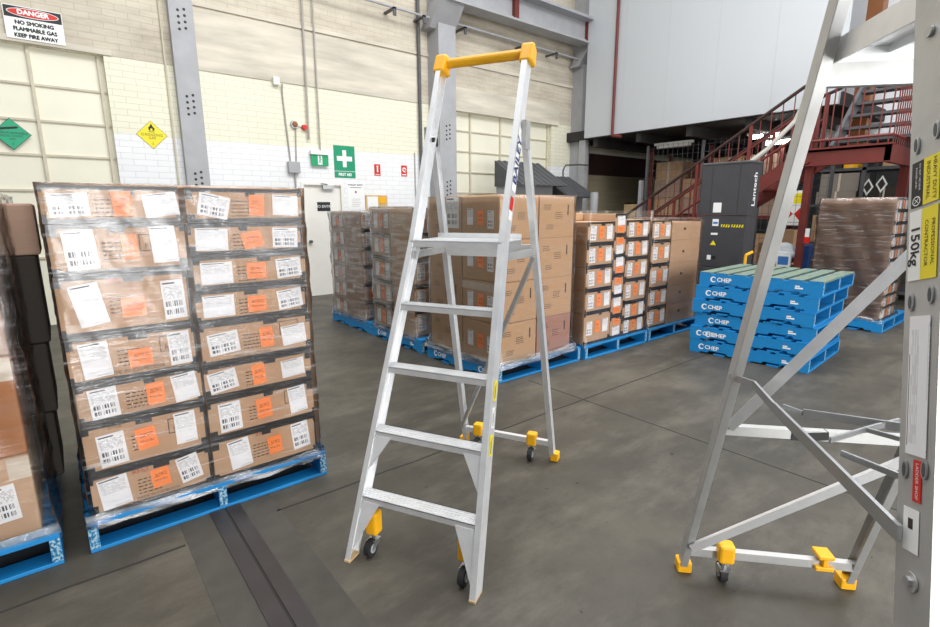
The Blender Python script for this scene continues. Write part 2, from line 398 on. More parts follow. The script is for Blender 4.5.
# pillars and roof beam
def pillar(x0, x1, y0, y1, top, holes_z, name, cap=True):
    mb = MB().box((x0, y0, 0), (x1, y0+.02, top), 'steel').box((x0, y1-.02, 0), (x1, y1, top), 'steel').box((x0+.003, y0+.02, 0), (x0+.03, y1-.02, top), 'steel').box((x1-.03, y0+.02, 0), (x1-.003, y1-.02, top), 'steel')
    o = mb.build(name); o['kind'] = 'structure'
    h = MB(); cx = (x0+x1)/2
    for z in holes_z:
        for dx in (-.042, .042):
            for k in range(4): h.disc((cx+dx, y0-.0012, z+k*.085+dx*.3), (0, 1, 0), .02, 'black', 12, .001)
    if holes_z: h.build('bolt_hole_pattern', o)
    return o
pillar(1.70, 2.02, 8.97, 9.1, 7.5, (1.90, 3.02, 4.2, 5.3), 'steel_pillar')
pillar(6.3, 6.72, 8.72, 9.1, 7.5, (1.9, 3.0, 4.2), 'steel_pillar')
pillar(10.75, 11.1, 8.75, 9.1, 7.5, (), 'steel_pillar')
pillar(10.62, 10.74, 8.5, 8.7, 3.3, (), 'steel_pillar')
bm = MB().box((6.3, 8.5, 5.5), (12, 8.62, 5.56), 'steel').box((6.3, 8.3, 5.94), (12, 8.8, 6.0), 'steel').box((6.3, 8.54, 5.56), (12, 8.58, 5.94), 'steel').box((6.3, 8.4, 5.46), (12, 8.75, 5.5), 'steel')
for xx in (6.45, 10.9): bm.prism([(xx-.3, 8.45, 5.46), (xx+.3, 8.45, 5.46), (xx+.3, 8.75, 5.46), (xx-.3, 8.75, 5.46)], (0, .35, -.42), 'steel')
for xx in (8.15, 10.55): bm.box((xx-.06, 8.45, 5.5), (xx+.06, 8.65, 5.98), 'redsteel')
o = bm.build('roof_beam'); o['kind'] = 'structure'

# mezzanine wall, soffit and rooms below
mw = MB()
y = 8.45
for k in range(5):
    mw.box((10.5, y-1.06, 3.3), (10.6, y, 7.6), 'panelgrey'); y -= 1.062
struct(mw, 'wall_mezzanine')
so = MB().box((10.6, 3.1, 3.28), (17, 9.1, 3.5), 'soffit')
for yy in (8.2, 7.0, 5.8, 4.6, 3.6): so.box((10.62, yy-.06, 3.08), (17, yy+.06, 3.28), 'soffit')
struct(so, 'ceiling')
struct(MB().box((11.15, D-.06, 0), (17, D, 3.05), 'backwall').box((11.15, D-.1, 2.5), (17, D-.06, 3.05), 'railbrown'), 'trim_9')
struct(MB().box((17, -7, 0), (17.2, 9.5, 7.6), 'darksteel'), 'wall_far')
struct(MB().box((13.2, -4, 3.0), (13.3, 4.2, 7.6), 'panelwhite'), 'wall_upper')
q_ = MB().box((12.35, 3.18, 0), (12.65, 3.42, 7.6), 'brownsteel'); o = q_.build('steel_pillar'); o['kind'] = 'structure'

MBw = MB().box((-6.2, -7, 0), (-6, 9.5, 7.6), 'shedwall'); struct(MBw, 'wall_left')
MBf = MB().box((-6, -7.2, 0), (-.6, -7, 7.6), 'shedwall').box((1.3, -7.2, 0), (3.0, -7, 7.6), 'shedwall').box((10, -7.2, 0), (17, -7, 7.6), 'shedwall').box((3.0, -7.2, 4.2), (10, -7, 7.6), 'shedwall').box((-.6, -7.2, 3.6), (1.3, -7, 7.6), 'shedwall'); struct(MBf, 'wall_front')
# ------------------------------------------------------------------ signs and fittings on the wall
def sign(name, label, cat, u0, v0, u1, v1, k, y=D, t=.006):
    a = PY(u0, v0, y); b = PY(u1, v1, y); x0, x1 = a[0], b[0]; z1, z0 = a[2], b[2]
    mb = MB().box((0, -t, 0), (x1-x0, 0, z1-z0), k); f = mb.on((0, -t, 0), *FY)
    return mb, f, x1-x0, z1-z0, lambda: tag(mb.build(name, loc=(x0, y, z0)), label, cat)
mb, f, w, h, fin = sign('danger_sign', 'danger sign about flammable gas above the left gate', 'sign', 1, 2.8, 66, 46, 'signwhite', D-.025)
f.rect(.008, h*.64, w-.008, h-.008, 'black', 0, .001).ell(w/2, h*.82, w*.44, h*.14, 'signwhite', .001, .002).ell(w/2, h*.82, w*.425, h*.122, 'signred', .002, .003).text('DANGER', w/2, h*.82, h*.2, 'signwhite', .004, sx=1.0, bold=.004)
f.text('NO SMOKING', w/2, h*.5, h*.165, 'black', sx=.95, bold=.004).text('FLAMMABLE GAS', w/2, h*.305, h*.165, 'black', sx=.9, bold=.004).text('KEEP FIRE AWAY', w/2, h*.11, h*.165, 'black', sx=.9, bold=.004); fin()
def diamond(cx, cz, r, k, lines, label, num, flame, y=D):
    mb = MB(); f = mb.on((0, 0, 0), *FY); f.poly([(0, -r), (r, 0), (0, r), (-r, 0)], 'ink', 0, .004); f.poly([(0, -r*.97), (r*.97, 0), (0, r*.97), (-r*.97, 0)], k, .004, .005)
    for t, z, s in lines: f.text(t, 0, z*r, s*r, 'black', .006)
    f.text(num, 0, -.62*r, .22*r, 'black', .006)
    if flame == 'flame':
        f.poly([(-.16*r, .3*r), (.16*r, .3*r), (.22*r, .45*r), (.1*r, .6*r), (.02*r, .82*r), (-.08*r, .62*r), (-.2*r, .5*r)], 'black', .005, .006).ell(0, .38*r, .08*r, .08*r, k, .006, .007).rect(-.2*r, .2*r, .2*r, .24*r, 'black', .005, .006)
    else:
        f.poly([(-.6*r, .22*r), (.3*r, .36*r), (.4*r, .44*r), (.3*r, .5*r), (-.6*r, .36*r)], 'black', .005, .006)
    return tag(mb.build('hazard_sign', loc=(cx, y, cz)), label, 'sign')
diamond(1.321, 2.683, .2, 'signyellow', (('OXIDIZING', 0, .27), ('GAS', -.22, .25)), 'yellow diamond oxidizing gas sign with a flame beside the pillar', '2', 'flame')
diamond(-.256, 2.57, .2, 'gasgreen', (('NON-FLAMMABLE', .06, .2), ('NON-TOXIC', -.13, .2), ('GAS', -.31, .18)), 'green diamond gas sign mounted on the left gate', '2', 'cyl', D+.058)
mb, f, w, h, fin = sign('first_aid_sign', 'green first aid sign with a white cross above the door', 'sign', 333, 145, 355.6, 178.3, 'signgreen')
cz = h*.6; f.rect(w*.41, cz-w*.36, w*.59, cz+w*.36, 'signwhite', 0, .001).rect(w*.14, cz-w*.1, w*.86, cz+w*.1, 'signwhite', 0, .0012).rect(0, h*.2, w, h*.212, 'signwhite', 0, .001).text('FIRST AID', w/2, h*.1, h*.125, 'signwhite', .002, sx=.86, bold=.0025); fin()
for i, (u0, v0, u1, v1, lb) in enumerate(((374, 164, 380.5, 175.8, 'red fire extinguisher location sign nearer the first aid sign'), (401, 165.3, 407, 176.5, 'red fire hose location sign nearer the steel pillar'))):
    mb, f, w, h, fin = sign('fire_sign', lb, 'sign', u0, v0, u1, v1, 'signred')
    if i == 0: f.rect(w*.42, h*.3, w*.62, h*.8, 'signwhite').rect(w*.36, h*.8, w*.66, h*.86, 'signwhite').rect(w*.15, h*.08, w*.85, h*.13, 'signwhite')
    else: f.ell(w*.5, h*.6, w*.3, h*.22, 'signwhite').ell(w*.5, h*.6, w*.14, h*.1, 'signred', .001, .002).rect(w*.62, h*.32, w*.72, h*.6, 'signwhite').rect(w*.15, h*.1, w*.85, h*.2, 'signwhite')
    fin()
a = PY(309, 150.5, D); b = PY(328, 166.5, D); w, h = b[0]-a[0], a[2]-b[2]
ex = thing('exit_sign', 'green running man exit sign box above the white door', 'exit sign', (a[0], D, b[2]))
MB().box((0, -.09, h*.74), (w, 0, h), 'dooroff').build('housing', ex)
mb = MB().box((w*.04, -.06, 0), (w*.96, -.035, h*.74), 'exitgreen'); f = mb.on((0, -.06, 0), *FY)
f.rect(w*.38, h*.08, w*.62, h*.68, 'signwhite').ell(w*.5, h*.58, .018, .018, 'exitgreen', .001, .002).poly([(w*.47, h*.5), (w*.53, h*.53), (w*.52, h*.34), (w*.58, h*.2), (w*.55, h*.18), (w*.49, h*.3), (w*.43, h*.16), (w*.4, h*.18), (w*.46, h*.34)], 'exitgreen', .001, .002).poly([(w*.53, h*.5), (w*.6, h*.42), (w*.59, h*.39), (w*.52, h*.45)], 'exitgreen', .001, .002)
mb.build('sign_panel', ex)
mb, f, w, h, fin = sign('door_plate', 'black plate with white lettering on the white door', 'sign', 317, 202, 330.5, 211, 'black', D+.04)
f.text('NO ENTRY', w/2, h/2, h*.42, 'signwhite'); fin()
mb, f, w, h, fin = sign('safety_poster', 'white forklift safety poster between door and framed notice', 'poster', 347, 183, 364.5, 209, 'signwhite')
f.text('FORKLIFT SAFETY', w/2, h*.93, w*.12, 'black', sx=.95, bold=.001).rect(w*.15, h*.82, w*.85, h*.84, 'ink').ell(w*.5, h*.66, w*.05, w*.06, 'ink')
for k in range(5): f.rect(w*.25, h*(.1+.07*k), w*(.7+.05*(k % 3)), h*(.115+.07*k), 'pvc')
fin()
a = PY(365, 195, D); b = PY(387, 210, D); w, h = b[0]-a[0], a[2]-b[2]
fr = thing('framed_notice', 'framed notice with a yellow corner hung right of the poster', 'notice', (a[0], D, b[2]))
MB().box((0, -.03, 0), (w, 0, h), 'wood').build('frame', fr); MB().box((.03, -.034, .03), (w*.55, -.03, h-.03), 'signwhite').box((w*.58, -.034, h*.45), (w-.03, -.03, h-.03), 'yellow').build('notice_sheet', fr)

def conduit(label, pts, r=.016, k='pvc', name='conduit'):
    mb = MB(); mb.path([(x, D-r-.004-dy, z) for x, dy, z in pts], r, k); return tag(mb.build(name), label, 'conduit')
conduit('long grey conduit dropping from the roof above the alarm bell', [(3.757, .03, 7.2), (3.70, .03, 2.80)], .018)
conduit('thin grey conduit running down to the exit sign', [(3.934, .03, 7.2), (3.90, .03, 2.63)], .014)
conduit('grey conduit from the cable box down to the junction box', [(3.30, .03, 3.66), (3.30, 0, 3.5), (3.36, 0, 2.40)], .014)
conduit('short grey conduit between alarm bell and junction box', [(3.49, 0, 2.98), (3.46, 0, 2.40)], .012)
conduit('grey conduit running down behind the front stack from the junction box', [(3.42, 0, 2.22), (3.42, 0, 0)], .016)
conduit('dark vertical drain pipe on the wall left of the middle pillar', [(6.05, .02, 7.2), (6.05, .02, 0)], .035, 'darksteel', 'drain_pipe')
conduit('thin wire conduit on the wall right of the fire hose sign', [(5.92, 0, 2.72), (5.93, 0, .0)], .012)
conduit('thin dark conduit on the wall left of the first pillar', [(1.6, 0, 7.2), (1.6, 0, 0)], .014, 'batten')
tag(MB().box((3.30, D-.09, 2.22), (3.50, D, 2.41), 'steel').build('junction_box', bevel=.006), 'grey junction box on the wall left of the exit sign', 'junction box')
tag(MB().box((3.15, D-.08, 3.63), (3.25, D, 3.75), 'dooroff').build('cable_box', bevel=.004), 'small white cable box on the ledge above the alarm bell', 'cable box')
ab = thing('alarm_bell', 'brass alarm bell with red strobe on the brick wall', 'alarm bell', (3.471, D, 3.03))
MB().tube((0, 0, 0), (0, -.05, 0), .075, 'zinc', 20, .06).tube((0, -.05, 0), (0, -.07, 0), .05, 'brownsteel', 20, .03).build('bell', ab)
MB().tube((.17, 0, -.03), (.17, -.07, -.03), .05, 'signred', 18, .04).bar((.05, -.02, -.01), (.14, -.02, -.025), .015, .015, 'zinc').build('strobe', ab)
for x0, x1, lb, brs in ((3.2, 6.3, 'wall mounted conduit rail on brackets left of the middle pillar', (5.35, 6.0)), (6.75, 10.75, 'wall mounted conduit rail on brackets right of the middle pillar', (7.0, 8.75, 9.75))):
    t = thing('bracket_rail', lb, 'rail', (x0, D, 5.2))
    MB().tube((0, -.3, .03), (x1-x0, -.3, -.0), .022, 'steel').build('rail_tube', t)
    for bx in brs: MB().box((bx-x0-.03, -.36, -.03), (bx-x0+.03, 0, 0), 'darksteel').box((bx-x0-.03, -.36, -.14), (bx-x0+.03, -.33, 0), 'darksteel').build('bracket', t)
tag(MB().tube((10.46, 7.6, 7.4), (10.46, 7.6, 3.27), .035, 'redsteel').tube((10.46, 7.6, 3.27), (10.46, 7.35, 3.22), .035, 'redsteel').build('fire_pipe', smooth=False), 'red pipe running down the pale grey mezzanine wall', 'pipe')

# hooded cabinets in front of the far gate
def hood(loc, w, d, z0, z1, lb):
    t = thing('hooded_cabinet', lb, 'cabinet', loc)
    MB().box((.05, .12, 0), (w-.05, d, z0), 'steel').build('cabinet_body', t)
    mb = MB(); n = 16; pts = []
    for i in range(n+1): pts.append(i/n*w)
    for i in range(n):
        k = .012*(i % 2)
        mb.prism([(pts[i], -.25, z0-.06+k), (pts[i+1], -.25, z0-.06+k), (pts[i+1], d, z1+k), (pts[i], d, z1+k)], (0, 0, .02), 'darksteel')
    mb.build('hood_roof', t)
    for xe in (0, w-.01): MB().prism([(xe, -.25, z0-.06), (xe, d, z0-.06), (xe, d, z1)], (.01, 0, 0), 'darksteel').build('hood_end', t)
hood((7.45, 7.75, 0), 1.35, .6, 2.12, 2.58, 'taller grey cabinet under a dark sloping hood behind the boxes')
hood((8.85, 7.75, 0), 1.0, .6, 1.9, 2.32, 'lower grey cabinet under a dark sloping hood near the corner pillar')
tag(MB().tube((9.5, 7.3, 0), (9.5, 7.3, 1.95), .09, 'steel', 18).build('bollard_post', smooth=False), 'pale grey round post beside the hooded cabinets', 'post')
tag(MB().path([(9.7, 8.4, 0), (9.7, 8.4, 2.5), (9.78, 8.4, 2.62), (10.3, 8.4, 2.66), (10.6, 8.4, 2.66)], .018, 'darksteel').build('bent_pipe'), 'thin dark bent pipe beside the corner pillar', 'pipe')

# ------------------------------------------------------------------ pallets
PS = 1.165
def logo(f, a, b, s):
    pts = []
    for i in range(13):
        t = .7+i/12*(2*PI-1.4); pts.append((a+s*.5*math.cos(t), b+s*.5*math.sin(t)))
    for i in range(12, -1, -1):
        t = .5+i/12*(2*PI-1.0); pts.append((a+.07*s+s*.32*math.cos(t), b+s*.32*math.sin(t)))
    for i in range(12): f.poly([pts[i], pts[i+1], pts[24-i], pts[25-i]], 'signwhite', .0, .0012)
    f.text('CHEP', a+s*1.75, b, s*.95, 'signwhite', .0012, sx=1.0, bold=s*.03)
def pallet(label, x, y, z=0, rz=0, group=None, text=((.2, .075),), worn=False, quiet=False):
    t = thing('pallet', label, 'pallet', (x, y, z), rz, group)
    dk = 'pdeck' if worn else 'pblue'
    for i, bx in enumerate((0, PS/2-.02, PS-.04)):
        mb = MB(); n = 0
        prof = [(0, .018), (.18, .018), (.2, .04), (.4, .04), (.42, .018), (.75, .018), (.77, .04), (.95, .04), (.97, .018), (PS, .018), (PS, .132), (0, .132)]
        mb.prism([(bx, yy, zz) for yy, zz in prof], (.04, 0, 0), 'pblue')
        mb.box((bx+.001, -.0015, .02), (bx+.039, 0, .13), 'pend')
        if i == 0:
            f = mb.on((0, PS, 0), *FX)
            for a, b in text: logo(f, a, b, .064)
            if len(text): f.rect(.93, .06, 1.0, .075, 'signwhite').rect(.93, .08, .97, .092, 'signwhite')
        mb.build('bearer', t)
    for i in range(7):
        w = .125; yy = i*(PS-w)/6
        mb = MB().box((0, yy, .132), (PS, yy+w, .15), dk); mb.box((-.001, yy+.004, .134), (0, yy+w-.004, .148), 'pblue'); mb.build('deck_board', t, bevel=.003)
    for i in range(5):
        w = .11; yy = i*(PS-w)/4
        MB().box((0, yy, 0), (PS, yy+w, .018), 'pblue').build('base_board', t, bevel=.003)
    return t
# ------------------------------------------------------------------ cartons
def carton(label, group, x0, y0, z0, dx, dy, dz, k, face='Y', stickers=(), edges=True, prints=(), tape=None, bevel=.005, side_tabs=True):
    g = .003
    if not edges: bevel = .011
    mb = MB().box((g, g, 0), (dx-g, dy-g, dz-.002), k)
    w = dx if face == 'Y' else dy
    def FF(b, d=0):
        return b.on((0, g-d, 0), *FY) if face == 'Y' else b.on((g-d, dy, 0), *FX)
    f = FF(mb)
    for p in prints:
        if p[0] == 'rect': f.rect(*p[1:5], p[5], 0, .0008)
        else: f.text(p[0], p[1], p[2], p[3], p[4], .001)
    root = tag(mb.build('carton', loc=(x0, y0, z0), bevel=bevel), label, 'carton', group)
    if edges:
        tb = MB(); e = FF(tb); q = .022
        e.rect(g, dz-q, w-g, dz-.002, 'blacktape', -.003, .002).rect(g, 0, w-g, q, 'blacktape', -.003, .002)
        if side_tabs:
            r = random.uniform
            for side in (0, 1):
                for top in (0, 1):
                    a0, a1 = (g, r(.015, .04)) if side == 0 else (w-r(.015, .04), w-g)
                    b0, b1 = (q, q+r(.01, .035)) if top == 0 else (dz-q-r(.01, .04), dz-q)
                    e.rect(a0, b0, a1, b1, 'blacktape', -.002, .002)
            c0 = w*r(.4, .55); e.rect(c0, dz-q-.02, c0+r(.04, .08), dz-q, 'blacktape', -.002, .002)
            if r(0, 1) > .5: e.rect(w-.012, q, w-g, dz-q, 'blacktape', -.002, .002)
        tb.build('edge_tape', root)
    if tape:
        tb = MB(); e = FF(tb); a, b, ww, hh = tape; e.rect(a, b, a+ww, b+hh, 'cleartape', -.001, .0015); tb.build('packing_tape', root)
    for s in stickers:
        kind, a, b, ww, hh, rot = s
        sb = MB(); FF(sb).label(a*w, b*dz, ww, hh, math.radians(rot), {'B': 'barcode', 'P': 'list', 'O': 'orange'}[kind], .003)
        sb.build('orange_sticker' if kind == 'O' else 'shipping_label', root)
    return root
ORD = ['bottom', 'second', 'third', 'fourth', 'fifth', 'sixth', 'seventh', 'eighth', 'ninth', 'tenth', 'eleventh']
def nth(i, n):
    if i == 0: return 'bottom'
    if i == n-1: return 'topmost'
    return ORD[i]+' from bottom'
def film(label, x0, y0, x1, y1, z0, z1, k, flare=.03, top=True, seed=0, amp=.004, nx=26, nz=30, band=0):
    rnd = random.Random(seed); v = []; f = []
    per = []
    for s in range(4):
        for i in range(nx):
            t = i/nx
            per.append([(x0+(x1-x0)*t, y0), (x1, y0+(y1-y0)*t), (x1-(x1-x0)*t, y1), (x0, y1-(y1-y0)*t)][s])
    n = len(per); cx, cy = (x0+x1)/2, (y0+y1)/2
    ph = [rnd.uniform(0, 6) for _ in range(8)]
    for j in range(nz+1):
        z = z0+(z1-z0)*j/nz; fl_ = flare*max(0, 1-j/3.0)
        for i, (x, y) in enumerate(per):
            d = amp*(math.sin(i*.7+ph[0]+z*9)+math.sin(i*1.9+z*31+ph[1])+rnd.uniform(-.8, .8))/2
            lx = math.copysign(1, x-cx) if abs(abs(x-cx)-(x1-x0)/2) < 1e-6 else 0
            ly = math.copysign(1, y-cy) if abs(abs(y-cy)-(y1-y0)/2) < 1e-6 else 0
            v.append((x+lx*(d+fl_), y+ly*(d+fl_), z))
    for j in range(nz):
        for i in range(n): f.append((j*n+i, j*n+(i+1) % n, (j+1)*n+(i+1) % n, (j+1)*n+i))
    if top:
        b = len(v); v.append((cx, cy, z1+.004))
        for i in range(n): f.append((nz*n+i, nz*n+(i+1) % n, b))
    mb = MB().add(v, f, k)
    o = mb.build('stretch_wrap', smooth=True)
    if band:
        v = []; f = []
        for j in range(4):
            for i, (x, y) in enumerate(per):
                d = .006+.007*math.sin(j*1.6+i*.5)+rnd.uniform(-.002, .002)
                lx = math.copysign(1, x-cx) if abs(abs(x-cx)-(x1-x0)/2) < 1e-6 else 0
                ly = math.copysign(1, y-cy) if abs(abs(y-cy)-(y1-y0)/2) < 1e-6 else 0
                v.append((x+lx*(d+flare*.8), y+ly*(d+flare*.8), z0+.005+band*j/3+.008*math.sin(i*.35+seed)))
        for j in range(3):
            for i in range(n): f.append((j*n+i, j*n+(i+1) % n, (j+1)*n+(i+1) % n, (j+1)*n+i))
        MB().add(v, f, 'filmband').build('bunched_edge', o, smooth=True)
    return tag(o, label, 'stretch wrap')

# --- front stack A
G = 'cartons of the big front stack'
pallet('blue pallet under the big front stack by the drain cover', -.056, 2.765, text=())
LZ = [.15, .36, .608, .80, 1.025, 1.30, 1.525, 1.69]; RZ = [.15, .385, .607, .79, 1.012, 1.185, 1.356, 1.518, 1.69]
LS = [
 [('P', .18, .5, .12, .155, 5), ('O', .55, .55, .08, .1, 5), ('B', .8, .58, .1, .14, 10)],
 [('B', .21, .45, .11, .16, 3), ('O', .48, .52, .085, .11, 6), ('P', .81, .55, .095, .165, 1)],
 [('B', .2, .5, .11, .145, 3), ('O', .6, .5, .075, .11, 2), ('P', .85, .52, .11, .14, 6)],
 [('P', .2, .5, .11, .165, 4), ('O', .53, .42, .095, .085, 1), ('B', .85, .5, .095, .165, 2)],
 [('P', .22, .52, .11, .19, 9), ('O', .54, .42, .095, .09, 0), ('B', .86, .48, .095, .19, 2)],
 [('B', .21, .5, .115, .175, 3), ('O', .56, .52, .06, .11, 3), ('P', .82, .55, .105, .17, 2)],
 [('B', .19, .48, .14, .1, 2), ('O', .56, .52, .075, .11, 2), ('P', .85, .5, .14, .105, 7)]]
RS = [
 [('P', .24, .52, .11, .165, 6), ('O', .57, .5, .075, .105, 5), ('B', .83, .56, .1, .16, 5)],
 [('B', .19, .5, .11, .16, 2), ('O', .5, .52, .08, .115, 3), ('P', .83, .55, .1, .155, 5)],
 [('B', .16, .5, .14, .11, 8), ('O', .48, .5, .07, .115, 4), ('P', .81, .5, .13, .1, 3)],
 [('B', .19, .5, .15, .115, 5), ('O', .57, .5, .07, .11, 3), ('P', .83, .46, .135, .11, 5)],
 [('P', .19, .5, .15, .11, 0), ('O', .52, .45, .095, .085, 0), ('B', .83, .5, .135, .105, 6)],
 [('P', .19, .48, .15, .11, 0), ('O', .53, .48, .1, .085, 0), ('B', .83, .5, .135, .105, 4)],
 [('P', .19, .5, .15, .11, -2), ('O', .53, .45, .1, .085, 14), ('B', .83, .48, .135, .105, -2)],
 [('B', .22, .48, .14, .11, -12), ('O', .58, .5, .075, .105, -2), ('P', .84, .5, .135, .105, -3)]]
def fine(n, a, b, seed):
    r = random.Random(seed); out = []
    for k in range(n):
        x = a
        while x < a+.09:
            w = r.uniform(.006, .02); out.append(('rect', x, b-k*.018, x+w, b-k*.018+.006, 'ink')); x += w+.006
    return out
def boxlogo(a, b):
    o = [('rect', a, b, a+.1, b+.004, 'ink'), ('rect', a, b+.075, a+.1, b+.079, 'ink'), ('rect', a, b, a+.004, b+.079, 'ink'), ('rect', a+.1, b, a+.104, b+.079, 'ink'), ('RFID', a+.055, b+.022, .034, 'ink')]
    return o
xl0, xl1, xr0, xr1 = -.028, .496, .507, 1.082
for cname, Z, S, a, b in (('left', LZ, LS, xl0, xl1), ('right', RZ, RS, xr0, xr1)):
    for i in range(len(Z)-1):
        h = Z[i+1]-Z[i]; pr = fine(5, (b-a)*.36, h*.6, i)
        if cname == 'left':
            if i == 0: pr += [('RFID', .205, h*.84, .034, 'redink'), ('MADE IN CAMBODIA', .27, .035, .02, 'ink')]
            if i == 1: pr += boxlogo(.345, h*.48)+[('STYLE', .13, h*.88, .02, 'ink')]
            if i == 3: pr += boxlogo(.36, h*.45)+[('MADE IN CAMBODIA', .25, .036, .026, 'ink')]
            if i == 4: pr += [('RFID', .22, h*.88, .03, 'redink')]
            if i == 5: pr += boxlogo(.33, h*.42)
        else:
            if i == 0: pr += [('RFID', .26, h*.86, .034, 'redink')]
            if i == 1: pr += boxlogo(.4, h*.48)
            if i == 3: pr += boxlogo(.4, h*.48)+[('STYLE', .17, h*.87, .02, 'ink'), ('MADE IN CAMBODIA', .25, .03, .02, 'ink')]
        jx = random.uniform(-.006, .006)
        carton('brown carton in the %s column of the big front stack, %s' % (cname, nth(i, len(Z)-1)), G, a+jx, 2.8+random.uniform(0, .006), Z[i], b-a-abs(jx), 1.08, h, 'kraft', 'Y', S[i], prints=pr)
film('clear stretch film wound tightly around the big front carton stack', -.037, 2.783, 1.091, 3.90, .11, 1.697, 'film', .015, True, 1, .004, 40, 60, band=.06)

# --- far left stack and the dark stack behind it
pallet('blue pallet cut off by the left edge of the photo', -.155-PS, 2.765, text=())
zz = [.15, .53, .98, 1.31, 1.63]; kk = ['kraft', 'orangekraft', 'greykraft', 'greykraft']
for i in range(4):
    st = [('B', .79, .45, .11, .17, 3), ('O', .35, .5, .1, .1, 0)] if i == 0 else ([('P', .4, .5, .12, .15, 2)] if i == 1 else [])
    carton('%s carton in the stack at the left edge of the photo, %s' % (['tan', 'orange brown', 'dull brown', 'dull brown'][i], nth(i, 4)), 'cartons of the left edge stack', -.78, 2.85, zz[i], .57, .5, zz[i+1]-zz[i], kk[i], 'Y', st, edges=False, tape=(.49, zz[i+1]-zz[i]-.11, .075, .1))
    if i == 1:
        pass
zz = [.15, .52, .90, 1.36, 1.62]
for i in range(4):
    carton('%s carton behind the left edge stack, %s' % ('dull brown' if i == 3 else 'black wrapped', nth(i, 4)), 'cartons behind the left edge stack', -.72+.02*i, 3.42, zz[i], .6, .45, zz[i+1]-zz[i], 'darkkraft' if i < 3 else 'greykraft', 'Y', (), edges=False)
film('hazy stretch film around the stack cut off by the left edge', -1.27, 2.80, -.165, 3.90, .12, 1.66, 'filmthin', .01, True, 3, .012, band=.07)

# --- stack C behind the front ladder
pallet('blue pallet under the large tan cartons behind the front ladder', 3.02, 3.31, text=((.16, .075), (.9, .075)))
H = .3875
def cprint(w, h, sd):
    return [('rect', w*.8, h*.55, w*.83, h*.8, 'ink')]+fine(3, w*.12, h*.78, sd)+fine(4, w*.45, h*.6, sd+5)+fine(3, w*.2, h*.3, sd+9)
for i in range(4):
    z = .15+i*H; n = nth(i, 4)
    st = [('P', .24, .52, .085, .15, 0), ('O', .52, .5, .08, .14, 0), ('B', .78, .46, .085, .16, 0)]
    # near corner carton carries labels on its -X face; its -Y face gets print as a flat mark
    c = carton('tan carton at the near corner of the stack behind the front ladder, %s' % n, 'tan cartons behind the front ladder', 3.05, 3.35, z, .5, .54, H, 'tan', 'X', st, edges=False, tape=(0, H-.09, .54, .07) if i in (1, 2) else None)
    mk = MB(); f = mk.on((0, .002, 0), *FY)
    for p in cprint(.5, H, i): f.rect(*p[1:5], p[5], 0, .001)
    mk.build('printed_mark', c)
    carton('tan carton in the right column of the stack behind the front ladder, %s' % n, 'tan cartons behind the front ladder', 3.555, 3.35, z, .5, .54, H, 'pinkkraft' if i == 0 else 'tan', 'Y', (), edges=False, prints=cprint(.5, H, i+20))
    carton('tan carton in the left column of the stack behind the front ladder, %s' % n, 'tan cartons behind the front ladder', 3.05, 3.895, z, .5, .53, H, 'tan', 'X', [('B', .74, .62, .2, .3, 0)] if i == 3 else (), edges=False, prints=cprint(.53, H, i+40))
film('clear stretch film around the tan stack behind the front ladder', 3.035, 3.335, 4.07, 4.44, .12, 1.71, 'filmthin', .04, True, 5, band=.08)

# --- stacks P2 and P1 further back
pallet('blue pallet second in the back row, under the middle brown stack', 3.03, 4.60, text=((.2, .075),))
for i in range(5):
    z = .15+i*.29; n = nth(i, 5)
    c = carton('plain brown carton, near column of the second back row stack, %s' % n, 'cartons of the second back row stack', 3.05, 4.75, z, 1.05, .48, .29, 'kraft', 'Y', [('B', .09, .55, .11, .17, 0)], edges=True)
    carton('labelled brown carton, far column of the second back row stack, %s' % n, 'cartons of the second back row stack', 3.05, 5.235, z, 1.05, .45, .29, 'greykraft', 'X', [('P', .24, .5, .09, .17, 0), ('O', .5, .5, .08, .15, 0), ('B', .78, .5, .09, .17, 0)], edges=i < 4)
film('hazy stretch film around the second back row stack', 3.035, 4.735, 4.11, 5.70, .12, 1.62, 'filmhazy', .02, True, 6, .008)
pallet('blue pallet farthest in the back row near the white door', 3.03, 5.78, text=())
for i in range(6):
    z = .15+i*.235; n = nth(i, 6)
    carton('plain brown carton, near column of the stack by the white door, %s' % n, 'cartons of the stack by the white door', 3.05, 5.95, z, 1.05, .5, .235, 'greykraft', 'Y', [('B', .11, .55, .12, .16, 0)] if i != 1 else [('O', .11, .5, .1, .12, 0)], edges=True)
    carton('labelled brown carton, far column of the stack by the white door, %s' % n, 'cartons of the stack by the white door', 3.05, 6.455, z, 1.05, .44, .235, 'greykraft', 'X', [('P', .3, .5, .1, .15, 0), ('O', .55, .45, .08, .1, 0), ('B', .8, .5, .09, .15, 0)], edges=False)
film('hazy stretch film around the stack by the white door', 3.035, 5.935, 4.11, 6.91, .12, 1.57, 'filmhazy', .02, True, 7, .01)

